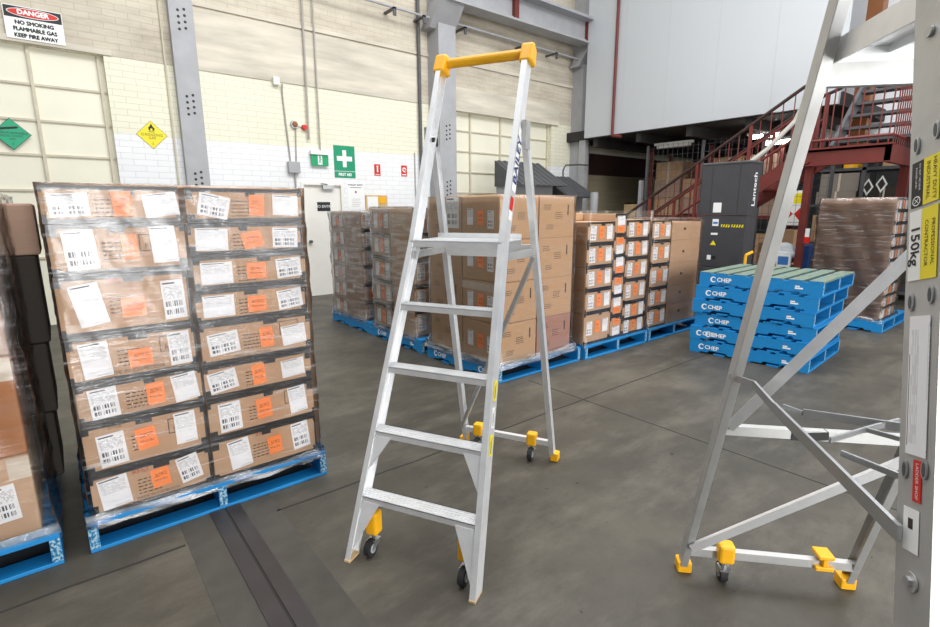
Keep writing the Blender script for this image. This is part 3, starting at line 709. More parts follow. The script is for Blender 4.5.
# --- stacks D right of C
pallet('blue pallet under the labelled stack between the tan stack and the blue pallets', 4.235, 3.28, text=())
pallet('blue pallet under the right half of the labelled row', 5.44, 3.28, text=())
def dcol(cname, x0, x1, Z, st, group, dy=1.08, k='kraft', edges=True, prints=()):
    for i in range(len(Z)-1):
        carton('brown carton in the %s, %s' % (cname, nth(i, len(Z)-1)), group, x0, 3.32+random.uniform(0, .008), Z[i], x1-x0, dy, Z[i+1]-Z[i], k, 'Y', st(i), edges=edges, prints=prints)
r3 = lambda w: (lambda i: [('B', .2, .5, w, .15, random.uniform(-4, 4)), ('O', .5, .52, w*.8, .13, random.uniform(-4, 4)), ('P', .8, .52, w, .15, random.uniform(-4, 4))])
dcol('first column of the labelled row', 4.25, 4.71, [.15, .49, .735, .98, 1.22, 1.45], r3(.095), 'cartons of the labelled row')
dcol('narrow second column of the labelled row', 4.715, 4.93, [.15, .4, .63, .86, 1.08, 1.3, 1.53], lambda i: [('P', .5, .68 if i % 2 else .3, .13, .1, 2), ('O', .5, .28 if i % 2 else .72, .12, .07, -3)], 'cartons of the labelled row')
dcol('third column of the labelled row', 4.935, 5.39, [.15, .33, .525, .785, 1.03, 1.245, 1.46], r3(.09), 'cartons of the labelled row')
dcol('fourth column of the labelled row', 5.455, 5.87, [.15, .394, .634, .917, 1.2, 1.45], r3(.09), 'cartons of the labelled row')
dcol('plain right end column of the labelled row', 5.875, 6.58, [.15, .394, .634, .917, 1.2, 1.42], lambda i: (), 'cartons of the labelled row', edges=False, prints=[('rect', .28, .12, .33, .15, 'ink')])
carton('long flat brown carton lying on top of the labelled row', None, 4.3, 3.85, 1.463, .62, .45, .075, 'tan', 'X', (), edges=False) if False else None
carton('flat brown carton lying on top of the first labelled column', None, 4.27, 3.75, 1.452, .44, .6, .09, 'tan', 'X', (), edges=False)
film('clear stretch film around the left half of the labelled row', 4.24, 3.305, 5.41, 4.42, .12, 1.56, 'filmthin', .02, False, 8)
film('clear stretch film around the right half of the labelled row', 5.445, 3.305, 6.6, 4.42, .12, 1.47, 'filmthin', .02, True, 9)

# --- stack of empty blue pallets
offs = [(0, 0, 0), (.004, .008, .4), (.03, -.015, -.3), (.02, .012, .5), (.035, .0, .1), (.045, -.02, -.5)]
tx = [((.13, .075),), ((.1, .075), (.2, .075)), ((.18, .075),), ((.13, .075),), ((.14, .075),), ((.15, .075),)]
for i in range(6):
    dx, dy, rz = offs[i]
    pallet('empty blue pallet in the six high pallet stack, %s' % nth(i, 6), 5.515+dx, 1.6+dy, .15*i, math.radians(3.5+rz), 'empty blue pallet stack', tx[i], worn=i == 5)

# --- stack R behind the near ladder
pallet('blue pallet under the thin carton stack behind the near ladder', 8.09, 1.6, text=())
for i in range(10):
    z = .15+i*.155
    carton('thin brown carton in the stack behind the near ladder, %s' % nth(i, 10), 'thin cartons behind the near ladder', 8.13+random.uniform(-.006, .006), 1.65, z, .7, .83, .155, 'greykraft', 'Y', [('P', .2, .5, .1, .11, 0), ('O', .42, .5, .08, .1, 0), ('B', .64, .5, .1, .11, 0)], edges=True)
film('clear stretch film around the thin carton stack behind the near ladder', 8.115, 1.635, 8.86, 2.49, .12, 1.71, 'film', .02, True, 11, .008, band=.05)

# ------------------------------------------------------------------ ladders
def chan(w, d, t, side):      # channel: web on the outer side, flanges inward (a = across, b = depth)
    s = side
    P = [(0, -d/2), (0, d/2), (-s*w, d/2), (-s*w, d/2-t), (-s*t, d/2-t), (-s*t, -d/2+t), (-s*w, -d/2+t), (-s*w, -d/2)]
    return P if s > 0 else P[::-1]
def stile(mb, pts, side, w, d, t, k):
    pr = chan(w, d, t, side)
    n = len(pr)
    rings = []
    for i, p in enumerate(pts):
        p = Vector(p); a = Vector(pts[max(i-1, 0)]); b = Vector(pts[min(i+1, len(pts)-1)]); dr_ = (b-a).normalized()
        ax = Vector((1, 0, 0)); ay = Vector((0, 1, -dr_.y/dr_.z)).normalized()
        if i in (0, len(pts)-1): ay = Vector((0, 1, 0))
        rings.append([p+ax*x+ay*y for x, y in pr])
    vs = [v for r in rings for v in r]; fs = []
    for j in range(len(rings)-1):
        for i in range(n): fs.append((j*n+i, j*n+(i+1) % n, (j+1)*n+(i+1) % n, (j+1)*n+i))
    fs += [tuple(range(n-1, -1, -1)), tuple(range((len(rings)-1)*n, len(rings)*n))]
    mb.add(vs, fs, k)
def caster(root, x, y, top, k='yellow', hz=.11, tr=.018):
    h = MB().box((x-.032, y-.03, top-hz), (x+.032, y+.03, top), k); hb = h.build('caster_housing', root, bevel=.012); hb['label'] = 'yellow caster housing'
    MB().tube((x, y, top-hz-.03), (x, y, top-hz), .012, 'zinc').build('caster_stem', root)
    z = .04
    fk = MB()
    for s in (-1, 1): fk.prism([(x+s*.02, y-.024, top-hz-.03), (x+s*.02, y+.024, top-hz-.03), (x+s*.02, y+tr+.013, z), (x+s*.02, y+tr-.013, z-.006)], (s*.003, 0, 0), 'zinc')
    fk.box((x-.023, y-.03, top-hz-.034), (x+.023, y+.022, top-hz-.028), 'zinc').build('caster_fork', root)
    MB().tube((x-.014, y+tr, z), (x+.014, y+tr, z), .04, 'rubber', 20).tube((x-.016, y+tr, z), (x+.016, y+tr, z), .022, 'steel', 16).build('caster_wheel', root)
def tread(x0, x1, y0, z, d, k, name, root, ridges=5, t=.028):
    mb = MB(); hw = (x1-x0)/2
    mb.box((x0, y0, z-t), (x1, y0+.004, z), k).box((x0, y0+d-.004, z-t), (x1, y0+d, z), k).box((x0, y0, z-.004), (x1, y0+d, z), k)
    for i in range(ridges): yy = y0+.008+i*(d-.02)/(ridges-1); mb.box((x0, yy, z), (x1, yy+.004, z+.002), k)
    mb.build(name, root)
L1 = thing('platform_ladder', 'silver platform ladder with yellow handrail standing in the open floor', 'ladder', (.99, 1.672, 0), math.atan2(-.888, .459))
SL = .3665
def hw1(z): return .326-.056*z if z < 1.43 else .246-.003*(z-1.43)/.9
def yf(z): return SL*z
for s in (-1, 1):
    mb = MB(); stile(mb, [(s*hw1(z), yf(z)+.0375, z) for z in (0.0, .3, .9, 1.43, 2.31)], s, .028, .075, .004, 'alu')
    if s == 1:   # printing on the outer web
        u_ = Vector((-.056*.0, SL, 1)).normalized()
        def webface(z): return mb.on((hw1(z)+.0015, yf(z)+.0375, z), (0, SL, 1), (0, -1, SL))
        f = webface(1.80); f.ex = Vector((-.005 if True else 0, SL, 1)).normalized(); f.n = Vector((1, 0, 0))
        f.rect(-.15, -.026, .16, .026, 'signwhite', 0, .001).text('BAILEY', 0, 0, .068, 'navy', .002, sx=1.1, bold=.002)
        f = webface(1.60); f.n = Vector((1, 0, 0)); f.rect(-.03, -.02, .035, .02, 'signred').rect(-.075, -.02, -.03, .02, 'signwhite')
        for z_, k_ in ((.80, 'lemon'), (.58, 'lemon'), (.69, 'signwhite')):
            f = webface(z_); f.n = Vector((1, 0, 0)); f.ex = Vector((-.056, SL, 1)).normalized(); f.rect(-.045, -.016, .045, .016, k_); f.rect(-.035, -.006, .035, -.002, 'ink', .001, .0014).rect(-.035, .003, .02, .007, 'ink', .001, .0014)
    mb.build('stile', L1, bevel=.0025)
    cp = MB()
    z0, z1 = 2.27, 2.36
    xa, xb = (s*.262, s*.2)
    cp.prism([(xa, yf(z0)-.005, z0), (xa, yf(z0)+.085, z0-.02), (xa, yf(z1)+.075, z1-.03), (xa, yf(z1)+.04, z1), (xa, yf(z1)+.005, z1)], (xb-xa, 0, 0), 'yellow')
    o = cp.build('corner_cap', L1, bevel=.012); o['label'] = 'yellow plastic corner cap'
hr = MB().tube((-.2, yf(2.32)+.045, 2.315), (.2, yf(2.32)+.045, 2.315), .024, 'yellow', 16).build('handrail', L1, smooth=False); hr['label'] = 'yellow handrail'
for z in (.283, .565, .85, 1.135): tread(-hw1(z)+.005, hw1(z)-.005, yf(z)-.002, z, .082, 'alu', 'step', L1)
tread(-.235, .235, yf(1.432)-.005, 1.432, .30, 'alu', 'platform', L1, 12, .03)
MB().box((-.235, yf(1.432)+.29, 1.40), (.235, yf(1.432)+.295, 1.458), 'alu').build('platform_lip', L1)
for s in (-1, 1):
    MB().prism([(s*(hw1(.28)-.03), yf(.26)+.004, .262), (s*(hw1(.28)-.12), yf(.26)+.004, .262), (s*(hw1(.06)-.03), yf(.06)+.004, .06), (s*(hw1(.04)-.012), yf(.04)+.004, .04)], (0, .004, 0), 'alu').build('gusset', L1)
    MB().prism([(s*(hw1(.56)-.028), yf(.545)+.004, .545), (s*(hw1(.56)-.11), yf(.545)+.004, .545), (s*(hw1(.40)-.028), yf(.40)+.004, .40), (s*(hw1(.40)-.012), yf(.39)+.004, .39)], (0, .02, 0), 'alu').build('gusset', L1)
    caster(L1, -.238 if s < 0 else .236, yf(.15)+.062, .215, hz=.115, tr=-.03)
    MB().box((s*hw1(0)-s*.03, .0, 0), (s*hw1(0), .076, .01), 'wood').build('foot_pad', L1)
    # rear frame
    za, zb = 1.96, 0.0
    ya, xa = yf(1.96)+.085, s*.262; yb, xb = 1.33, s*.318
    rl = MB().sweep((xb, yb, 0.02), (xa, ya, za), (1, 0, 0), chan(.03, .045, .003, s), 'alu').build('rear_leg', L1)
    o = MB().box((xb-.025, yb-.03, 0), (xb+.025, yb+.03, .055), 'yellow').build('rear_foot', L1, bevel=.006); o['label'] = 'yellow rubber foot'
    MB().box((s*.262-.012, yf(1.90)+.06, 1.86), (s*.262+.006, yf(1.9)+.13, 1.99), 'aluworn').build('hinge_plate', L1)
    caster(L1, s*.2 if s < 0 else .172, 1.30, .175, hz=.085, tr=-.03)
def rearp(s, z, k=0): t = z/1.96; return Vector((s*(.318+(.262-.318)*t), 1.33+(yf(1.96)+.085-1.33)*t, z))
MB().bar(rearp(-1, .125), rearp(1, .125), .03, .032, 'alu').build('rear_cross_bar', L1)
MB().bar(rearp(-1, 1.36), rearp(1, 1.36), .02, .07, 'alu').build('rear_cross_bar', L1)
MB().bar(rearp(-1, .14)+Vector((0, -.02, 0)), rearp(1, 1.33)+Vector((-.02, -.02, 0)), .012, .028, 'aluworn').build('diagonal_brace', L1)
for s in (-1, 1): MB().bar((s*.236, yf(1.36)+.05, 1.36), rearp(s, 1.36)-Vector((s*.015, 0, 0)), .012, .035, 'aluworn').build('side_brace', L1)
MB().box((-.262-.005, yf(1.95)+.06, 1.90), (-.225, yf(1.95)+.10, 1.94), 'black').build('latch', L1)

# near ladder
L2 = thing('platform_ladder', 'tall worn platform ladder cropped by the right edge of the photo', 'ladder', (1.138, -.241, 0), math.atan2(-.748, .664))
def hw2(z): return .347-.039*z
def yf2(z): return .26*z-.012
def yr2(z): return 1.435-.325*z
def hr2(z): return .347-.024*z
def l2(u, v, z=1.01):
    p = PG(u, v, z); a, b = p[0]-1.138, p[1]+.241; return Vector((a*.664-b*.748, a*.748+b*.664, z))
for s in (-1, 1):
    mb = MB(); stile(mb, [(s*hw2(z), yf2(z)-.045, z) for z in (.0, .3, .75, 1.5, 2.2, 2.95)], s, .032, .088, .004, 'aluworn')
    if s == -1:
        def F2(z):
            f = mb.on((-hw2(z)-.001, yf2(z)-.045, z), Vector((-.039, -.26, -1)), (0, -1, .26)); f.n = Vector((-1, 0, 0)); f.ey = Vector((0, -1, .26)).normalized(); return f
        f = F2(1.624)            # lettering runs down the stile
        f.rect(-.042, -.004, .042, .034, 'lemon', 0, .0008).rect(-.042, -.034, .042, -.005, 'black', 0, .0008)
        f = F2(1.624)
        f.text('HEAVY DUTY', 0, .024, .0125, 'ink', .0012, sx=1.0).text('INDUSTRIAL', 0, .008, .0125, 'ink', .0012, sx=1.0).text('DO NOT USE NEAR', -.012, -.013, .0062, 'signwhite', .0012, sx=.9).text('POWER LINES', -.012, -.022, .0062, 'signwhite', .0012).ell(.031, -.02, .009, .01, 'signwhite', .0008, .001).ell(.031, -.02, .007, .008, 'black', .001, .0012).text('X', .031, -.02, .014, 'signwhite', .0014)
        f = F2(1.515)
        f.rect(-.064, -.004, .064, .034, 'lemon', 0, .0008).rect(-.064, -.036, .064, -.005, 'signwhite', 0, .0008)
        f.text('150kg', -.0, -.02, .031, 'black', .0012, sx=1.0, bold=.0005).text('PROFESSIONAL', 0, .024, .012, 'ink', .0012, sx=1.0).text('CONTRACTOR', 0, .008, .012, 'ink', .0012, sx=1.0)
        f = F2(1.272); f.label(0, .0, .245, .05, PI, 'list', .0012)
        f = F2(1.112); f.rect(-.036, -.004, .036, .016, 'signred', 0, .0008).text('LADDER SHOP', 0, .006, .0095, 'signwhite', .0012)
        f = F2(1.028); f.rect(-.037, -.024, .037, .014, 'signwhite', 0, .0008).rect(-.02, -.012, -.002, .0, 'ink', .0008, .001)
        f = F2(.945); f.ell(0, 0, .017, .017, 'aluworn', 0, .003, 18).ell(0, 0, .009, .009, 'zinc', .003, .009, 6)
        f = F2(1.89); f.ell(0, 0, .01, .01, 'zinc', 0, .005, 10)
        for zz_ in (1.70, 1.42, 1.13, .83):
            for dy_ in (-.024, .024):
                f = F2(zz_+dy_*.2); f.ell(0, dy_, .0165, .007, 'zinc', 0, .003, 16).ell(0, dy_, .0125, .0042, 'darksteel', .003, .0035, 14)
    mb.build('stile', L2, bevel=.003)
    MB().box((s*hw2(0)-s*.034, -.1, 0), (s*hw2(0)+s*.002, .015, .012), 'wood').build('foot_pad', L2)
    rl = MB().sweep((s*hr2(0), yr2(0), 0.02), (s*hr2(2.6), yr2(2.6), 2.6), (1, 0, 0), chan(.03, .05, .004, s), 'aluworn').build('rear_leg', L2, bevel=.003)
    o = MB().box((s*(hr2(0)-.02)-.03, yr2(0)-.03, 0), (s*(hr2(0)-.02)+.03, yr2(0)+.03, .05), 'yellow').build('rear_foot', L2, bevel=.006); o['label'] = 'yellow rubber foot'
    MB().box((s*.275-.03, yf2(2.95)-.09, 2.9), (s*.275+.03, yf2(2.95)+.01, 3.02), 'yellow').build('corner_cap', L2, bevel=.012)
MB().tube((-.22, yf2(2.95)-.04, 2.97), (.22, yf2(2.95)-.04, 2.97), .026, 'yellow', 16).build('handrail', L2)
for i in range(6): z = .28*(i+1); tread(-hw2(z)+.005, hw2(z)-.005, yf2(z)-.09, z, .085, 'aluworn', 'step', L2)
zt = 1.985
pb = MB().box((-.265, .45, zt-.055), (-.26, .83, zt), 'alu').box((.26, .45, zt-.055), (.265, .83, zt), 'alu').box((-.265, .825, zt-.055), (.265, .83, zt), 'alu')
for i in range(4): x0 = -.26+i*.13; pb.box((x0+.002, .45, zt-.012), (x0+.128, .83, zt), 'alu').box((x0, .45, zt-.03), (x0+.004, .83, zt), 'alu')
pb.build('platform', L2)
def rp2(s, z, dx=0): return Vector((s*(hr2(z)-dx), yr2(z), z))
MB().bar(rp2(-1, 1.905), rp2(1, 1.905), .025, .055, 'aluworn').build('rear_cross_bar', L2)
MB().bar(rp2(-1, .785), rp2(1, .785), .03, .035, 'aluworn').build('rear_cross_bar', L2)
MB().bar(rp2(-1, .125), rp2(1, .125), .03, .035, 'aluworn').build('rear_cross_bar', L2)
MB().bar(rp2(-1, .165, .02)+Vector((0, -.03, 0)), rp2(1, .72, .02)+Vector((0, -.03, 0)), .02, .032, 'alu').build('diagonal_brace', L2)
MB().bar(rp2(-1, .80, .04)+Vector((0, -.01, 0)), rp2(1, 1.84, .02)+Vector((0, -.03, 0)), .02, .036, 'alu').build('diagonal_brace', L2)
tb = MB().bar((-.08, yr2(.785), .785), (-.05, yr2(.785), .785), .036, .04, 'black').bar((-.03, yr2(.785), .78), (.04, yr2(.785), .788), .038, .03, 'black').build('black_tape', L2); tb['label'] = 'black tape around the bar'
for sd in (-1, 1):
    MB().bar((sd*.325, yr2(1.01), 1.01), (sd*.275, 1.03, 1.01), .006, .024, 'zinc').bar((sd*.275, 1.03, 1.01), (sd*.285, .84, 1.005), .008, .026, 'zinc').bar((sd*.285, .84, 1.005), (sd*.322, .22, 1.015), .008, .03, 'zinc').build('spreader', L2)
for pa, pb_, hh in (((783, 406), (803, 413), .012), ((803, 413), (900, 427), .024), ((830, 440), (864, 430), .014), ((864, 430), (899, 421), .016), ((864, 429), (900, 439), .012), ((841, 453), (899, 476), .014)):
    MB().bar(l2(*pa), l2(*pb_), .006, hh, 'zinc').build('spreader_bar', L2)
caster(L2, -.18, yr2(.13)-.02, .19, hz=.085)
o = MB().box((.17, yr2(.13)-.03, .105), (.24, yr2(.13)+.03, .125), 'yellow').box((.195, yr2(.13)-.03, .125), (.215, yr2(.13)+.03, .165), 'yellow').box((.175, yr2(.13)-.035, .16), (.235, yr2(.13)+.035, .178), 'yellow').build('caster_bracket', L2, bevel=.004); o['label'] = 'empty yellow caster bracket'

# ------------------------------------------------------------------ wrapping machine
mc = thing('wrapping_machine', 'dark charcoal pallet wrapping machine column behind the blue pallets', 'wrapping machine', (7.6, 3.2, 0))
MB().box((0, 0, .05), (.32, .68, .72), 'machine').build('lower_panel', mc, bevel=.012)
mb = MB().box((0, 0, .73), (.32, .68, 1.475), 'machine'); f = mb.on((0, .68, .73), *FX)
f.rect(.21, .60, .30, .70, 'signwhite').rect(.22, .63, .29, .66, 'bluebox', .001, .002).rect(.20, .47, .30, .50, 'signwhite').poly([(.20, .32), (.29, .32), (.245, .39)], 'lemon').rect(.17, .10, .23, .17, 'signwhite').rect(.24, .11, .30, .16, 'black', 0, .001)
for x0_, x1_, n_ in ((.34, .46, 3), (.49, .66, 5)):
    f.rect(x0_, .585, x1_, .625, 'lemon', 0, .001)
    for k in range(n_): a_ = x0_+.01+k*.036; f.poly([(a_, .585), (a_+.014, .585), (min(a_+.03, x1_), .625), (a_+.012, .625)], 'black', .001, .0015)
mb.build('middle_panel', mc, bevel=.012)
mb = MB().box((0, 0, 1.485), (.32, .68, 2.2), 'machine'); f = mb.on((0, .68, 1.485), *FX)
f.rect(.2, .04, .32, .18, 'signwhite').rect(.54, .0, .545, .70, 'black').rect(.15, .02, .155, .68, 'black')
f = mb.on((0, -.002, 1.485), *FY); f.text('Lantech', .17, .36, .15, 'signwhite', .002, PI/2, bold=.002)
mb.build('upper_panel', mc, bevel=.012)
MB().box((-.01, -.01, 2.2), (.33, .69, 2.235), 'darksteel').build('top_cap', mc, bevel=.01)
MB().path([(.2, .1, 2.23), (.3, -.05, 2.38), (.5, -.3, 2.75), (.6, -.45, 3.3)], .03, 'pvc').build('cable_hose', mc)

# ------------------------------------------------------------------ stairs, landing
st = thing('staircase', 'red steel staircase with brown handrail climbing to the mezzanine', 'staircase', (9.0, 3.0, 0))
sl = .64
def spt(dx, dy, dz=0): return (dx, dy, 2.45-sl*dy+dz)
for dx in (0, .9): MB().bar(spt(dx, 0, -.1), spt(dx, 3.65, -.1), .05, .2, 'redsteel').build('stringer', st)
for i in range(13):
    dy = .13+i*.28; MB().box((.03, dy, 2.45-sl*dy-.13), (.87, dy+.24, 2.45-sl*dy-.10), 'redsteel').build('tread', st)
for dx in (0, .9):
    o = MB().path([spt(dx, -.25, .98), spt(dx, -.05, 1.04-.1), spt(dx, .15, 1.0), spt(dx, 3.6, 1.0)], .028, 'railbrown').build('handrail', st)
    for h in (.62, .3): MB().tube(spt(dx, .1, h), spt(dx, 3.6, h), .018, 'redsteel').build('mid_rail', st)
    for dy in (.1, .85, 1.7, 2.6, 3.55): MB().bar(spt(dx, dy, -.1), spt(dx, dy, 1.0), .045, .045, 'redsteel', (1, 0, 0)).build('newel_post', st)
    for k in range(22):
        dy = .25+k*.155
        MB().tube(spt(dx, dy, 0), spt(dx, dy, 1.0), .008, 'redsteel', 6).build('baluster', st)
ld = bpy.data.objects.new('landing', None); C.objects.link(ld); ld.parent = st; ld.location = (0, -1.0, 0)
MB().box((0, 0, 2.2), (.06, 1.0, 2.45), 'redsteel').box((0, 0, 2.2), (1.5, .06, 2.45), 'redsteel').box((-.05, -.02, 2.43), (.08, 1.0, 2.455), 'redsteel').box((-.05, -.02, 2.2), (.08, 1.0, 2.215), 'redsteel').build('edge_beam', ld)
MB().box((0, .05, 2.40), (1.5, 1.0, 2.45), 'darksteel').build('deck_plate', ld)
MB().box((.05, .93, 0), (.14, 1.02, 3.45), 'redsteel').build('post', ld)
MB().box((1.3, .02, 0), (1.42, .14, 2.4), 'redsteel').build('post', ld)
MB().path([(0, 1.0, 3.45), (0, 0, 3.45), (1.4, 0, 3.45)], .022, 'railbrown').build('handrail', ld); MB().path([(0, 1.0, 2.56), (0, 0, 2.56), (1.4, 0, 2.56)], .02, 'redsteel').build('bottom_rail', ld)
for k in range(9): MB().tube((0, .04+k*.115, 2.45), (0, .04+k*.115, 3.45), .009, 'redsteel', 6).build('baluster', ld)
for k in range(12): MB().tube((.06+k*.115, 0, 2.45), (.06+k*.115, 0, 3.45), .009, 'redsteel', 6).build('baluster', ld)
uf = bpy.data.objects.new('upper_flight', None); C.objects.link(uf); uf.parent = st; uf.location = (.55, -1.65, 2.45)
for dy in (0, 1.5): MB().bar((0, dy, 0), (1.5, dy, 1.38), .05, .2, 'darksteel').build('stringer', uf)
for i in range(6): MB().box((.08+i*.22, .03, .12+i*.21), (.33+i*.22, 1.47, .16+i*.21), 'darksteel').build('tread', uf)
MB().box((1.3, -1.5, 1.2), (2.6, 1.55, 1.32), 'darksteel').build('upper_deck', uf)

# ------------------------------------------------------------------ fenced store under the mezzanine
fe = thing('mesh_fence', 'tall wire mesh fence under the mezzanine behind the stairs', 'fence', (10.9, 3.2, 0))
for y in (0, 1.2, 2.4, 3.7): MB().bar((0, y, 0), (0, y, 3.0), .05, .05, 'darksteel', (1, 0, 0)).build('post', fe)
ms = MB()
for k in range(32): ms.tube((0, .05+k*.117, .1), (0, .05+k*.117, 3.0), .0035, 'darksteel', 5)
for k in range(18): ms.tube((0, 0, .2+k*.16), (0, 3.7, .2+k*.16), .0035, 'darksteel', 5)
ms.build('wire_mesh', fe)
tag(MB().box((11.05, 7.12, 0), (11.15, 7.2, 2.25), 'steel').build('fence_post', bevel=.004), 'pale grey post standing in front of the mesh fence', 'post')
tag(MB().box((11.6, 7.45, .0), (11.66, 7.95, 1.75), 'wood').box((11.6, 7.45, 1.7), (11.75, 7.95, 1.75), 'wood').build('timber_board', bevel=.003), 'pale timber board leaning by the cream brick wall', 'board')
def rackbox(x, y, z, dx, dy, dz, k, lb, g): return tag(MB().box((0, 0, 0), (dx, dy, dz), k).box((-.001, dy*.47, .0), (0, dy*.53, dz), 'cleartape').build('carton', loc=(x, y, z), bevel=.006), lb, 'carton', g)
rk = thing('storage_rack', 'red steel storage rack of brown cartons behind the mesh fence', 'rack', (11.9, 4.4, 0))
for x in (0, .9):
    for y in (0, 1.5, 3.0): MB().box((x, y, 0), (x+.08, y+.08, 3.0), 'redsteel').build('upright', rk)
for z in (.1, 1.35): MB().box((0, 0, z), (.98, 3.08, z+.08), 'redsteel').build('shelf', rk)
for li, z in enumerate((.18, 1.43)):
    for ci in range(4):
        n = 3 if (ci+li) % 3 else 2
        for i in range(n):
            h = .36+.03*((ci+i) % 3)
            rackbox(11.95+.02*((i+ci) % 2), 4.5+ci*.72, z+i*.43, .8, .66, .425, 'tan' if (ci+i) % 2 else 'greykraft', 'carton on the %s shelf behind the mesh fence, %s column, %s' % (('lower', 'upper')[li], ['nearest', 'second', 'third', 'fourth'][ci], nth(i, n)), 'cartons behind the mesh fence')
def lamp(x, y, z, dy, on, lb):
    t = thing('tube_lamp', lb, 'lamp', (x, y, z)); MB().box((-.06, 0, 0), (.06, dy, .05), 'white').build('housing', t); MB().tube((0, .05, -.035), (0, dy-.05, -.035), .04, 'tube' if on else 'white', 10).build('tube', t)
a = PX(757, 130, 11.6); b = PX(784, 137, 11.6)
lamp(11.6, b[1]-.2, a[2]-.25, .62, True, 'lit fluorescent lamp under the mezzanine, left one of the pair'); lamp(11.6, a[1]-.45, a[2]-.1, .62, True, 'lit fluorescent lamp under the mezzanine, right one of the pair')
lamp(11.2, PX(694, 127, 11.2)[1], 3.02, .9, False, 'unlit white tube lamp under the mezzanine edge')

# right hand clutter behind landing
rk = thing('steel_shelving', 'dark steel shelving of grey cartons behind the thin carton stack', 'shelving', (11.3, 1.75, 0))
for y in (0, 1.06, 1.9): MB().box((0, y, 0), (.06, y+.06, 2.7), 'darksteel').box((.7, y, 0), (.76, y+.06, 2.7), 'darksteel').build('upright', rk)
for z in (.1, .9, 1.60, 2.24): MB().box((0, 0, z), (.76, 1.96, z+.05), 'darksteel').build('shelf', rk)
GS = 'cartons on the dark shelving'
for i, (y, z, dy, dz, k, w_) in enumerate(((2.92, 1.652, .62, .23, 'greyboard', 'lower one'), (2.9, 1.884, .6, .32, 'greyboard', 'upper one'), (1.85, 1.652, .42, .4, 'darkkraft', 'nearest the ladder'), (2.3, 1.652, .44, .3, 'darkkraft', 'beside the upright'), (2.9, .952, .65, .5, 'tan', 'low shelf'), (1.85, .952, .85, .45, 'greykraft', 'low shelf'))):
    rackbox(11.33, y, z, .6, dy, dz, k, '%s carton on the dark shelving, %s' % ({'greyboard': 'grey', 'tan': 'tan', 'darkkraft': 'dark', 'greykraft': 'brown'}[k], w_), GS)
for i, yy in enumerate((3.2, 2.95, 2.1)):
    rackbox(11.36, yy, 2.292, .5, .22 if i < 2 else .5, .13+.05*i, ('darkkraft', 'yellow', 'tan')[i], ('dark', 'yellow', 'tan')[i]+' box on the top shelf under the landing', GS)
for u_, v_, lb in ((867, 187, 'white edged diamond placard on the shelving, left one'), (881, 184, 'white edged diamond placard on the shelving, right one')):
    p = PX(u_, v_, 11.28); mb = MB(); f = mb.on((0, 0, 0), *FX); f.poly([(0, -.15), (.085, 0), (0, .15), (-.085, 0)], 'signwhite', 0, .004).poly([(0, -.1), (.055, 0), (0, .1), (-.055, 0)], 'darkkraft', .004, .006); mb.box((0, -.015, -.36), (.004, .015, -.1), 'darksteel'); tag(mb.build('diamond_placard', loc=(11.32, p[1], p[2])), lb, 'sign')
p = PX(806.5, 237, 9.03)
mb = MB().box((0, -.04, -.1), (.004, .04, .02), 'signred').box((-.001, -.03, .0), (.003, .03, .13), 'signwhite'); tag(mb.build('hanging_tag', loc=(9.044, p[1]+.0, p[2])), 'small red and white tag hanging on the red landing post', 'tag')
p = PX(794, 208, 10.9)
mb = MB().box((0, -.19, -.32), (.02, .19, .32), 'signwhite'); f = mb.on((0, 0, 0), *FX)
f.rect(-.12, .08, .12, .27, 'lemon').poly([(-.1, -.22), (-.01, -.11), (-.1, 0), (-.19, -.11)], 'signred').poly([(.1, -.22), (.19, -.11), (.1, 0), (.01, -.11)], 'signred')
tag(mb.build('hazard_board', loc=(10.9, p[1], p[2])), 'white hazard board with two red diamonds beside the red post', 'sign')
p = PX(782, 240, 10.4)
for i, (dy, h) in enumerate(((0.12, 1.35), (-.1, 1.2), (.3, .95))):
    tag(MB().box((10.3+.05*i, p[1]+dy-.11, 0), (10.5+.05*i, p[1]+dy+.11, h), 'tan').build('carton', bevel=.006), ['tall narrow tan carton standing beside the red post', 'second tall tan carton nearest the red post', 'shorter tan carton beside the wrapping machine'][i], 'carton')
bg = MB(); n = 14
p = PX(786, 262, 9.6)
def blob(name, c, r, k, lb, cat, sd):
    import bmesh
    bm_ = bmesh.new(); bmesh.ops.create_icosphere(bm_, subdivisions=3, radius=1); rr = random.Random(sd)
    ph = [rr.uniform(0, 6) for _ in range(6)]
    for v in bm_.verts:
        q = 1+.12*math.sin(v.co.x*5+ph[0])*math.sin(v.co.y*6+ph[1])+.1*math.sin(v.co.z*7+ph[2]+v.co.x*3)
        v.co = Vector((v.co.x*r[0]*q, v.co.y*r[1]*q, max(v.co.z*r[2]*q, -r[2]*.85)+r[2]*.85))
    me = bpy.data.meshes.new(name); bm_.to_mesh(me); bm_.free(); me.materials.append(M[k])
    o = bpy.data.objects.new(name, me); C.objects.link(o); o.location = c; me.polygons.foreach_set('use_smooth', [True]*len(me.polygons)); return tag(o, lb, cat)
tag(MB().box((9.45, p[1]-.12, 0), (10.0, p[1]+.5, .62), 'machine').build('storage_crate', bevel=.01), 'dark crate carrying bags behind the blue pallet stack', 'crate')
blob('plastic_bag', (9.75, p[1]+.16, .62), (.22, .3, .2), 'bag', 'white crumpled plastic bag on the dark crate', 'bag', 3)
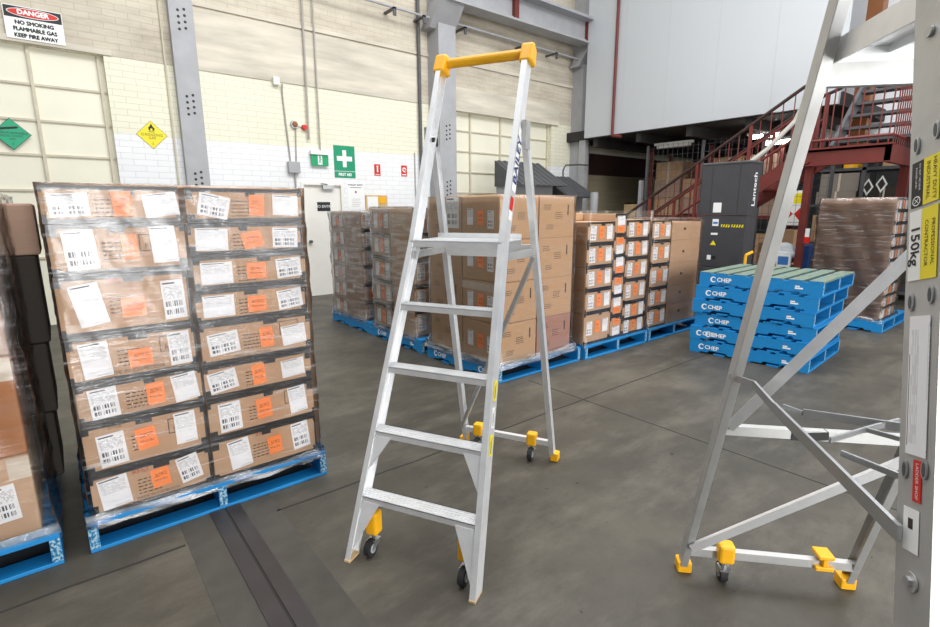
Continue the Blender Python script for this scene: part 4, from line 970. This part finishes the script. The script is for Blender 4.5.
mb = MB().box((9.46, p[1]-.1, .62), (9.54, p[1]+.1, .82), 'signwhite'); mb.on((9.46, p[1]+.1, .62), *FX).rect(.02, .03, .18, .17, 'bluebox')
tag(mb.build('blue_white_box', bevel=.004), 'blue and white box standing on the dark crate', 'box')
tag(MB().box((9.5, PX(808, 262, 9.5)[1], 0), (9.9, PX(800, 262, 9.5)[1]+.08, 1.0), 'bluebin').build('blue_bin', bevel=.02), 'dark blue bin standing behind the thin carton stack', 'bin')
tag(MB().path([(7.35, 3.05, 0), (7.35, 3.05, .95), (7.4, 2.98, 1.0)], .02, 'yellow').box((7.3, 2.98, 0), (7.42, 3.1, .02), 'yellow').build('yellow_hook_post'), 'yellow hooked post beside the wrapping machine', 'post')

# ------------------------------------------------------------------ light
w = bpy.data.worlds.new('daylight'); sc.world = w; w.use_nodes = True
nt = w.node_tree; bgk = nt.nodes['Background']; bgk.inputs[0].default_value = (.97, .985, 1, 1); bgk.inputs[1].default_value = .9
def area(name, loc, to, sx, sy, e, col=(1, 1, 1)):
    l = bpy.data.lights.new(name, 'AREA'); l.shape = 'RECTANGLE'; l.size = sx; l.size_y = sy; l.energy = e; l.color = col
    o = bpy.data.objects.new(name, l); C.objects.link(o); o.location = loc; o.rotation_euler = (Vector(to)-Vector(loc)).to_track_quat('-Z', 'Y').to_euler(); return o
area('assumed_doorway_light', (.3, -4.5, 1.5), (.3, 3, 1.3), 1.0, 2.9, 240)  # light for an assumed, unseen doorway behind the camera, giving the film its highlight
area('front_fill', (6.5, -7.05, 2.1), (5.5, 4, 1.2), 6.8, 4.0, 420)  # added fill light to brighten the stack fronts, set at an assumed opening
area('overhead_fill', (3.5, 3.0, 7.8), (3.5, 4.5, 0), 8, 2.5, 480)  # added overhead fill light
area('overhead_fill', (8.5, 0.5, 7.8), (8.5, .5, 0), 5, 2.2, 260)  # second added fill from above, over the right side, with no real source
sc.view_settings.view_transform = 'Standard'; sc.view_settings.look = 'None'; sc.view_settings.gamma = 1; sc.view_settings.use_curve_mapping = False
sc.view_settings.exposure = 0.17
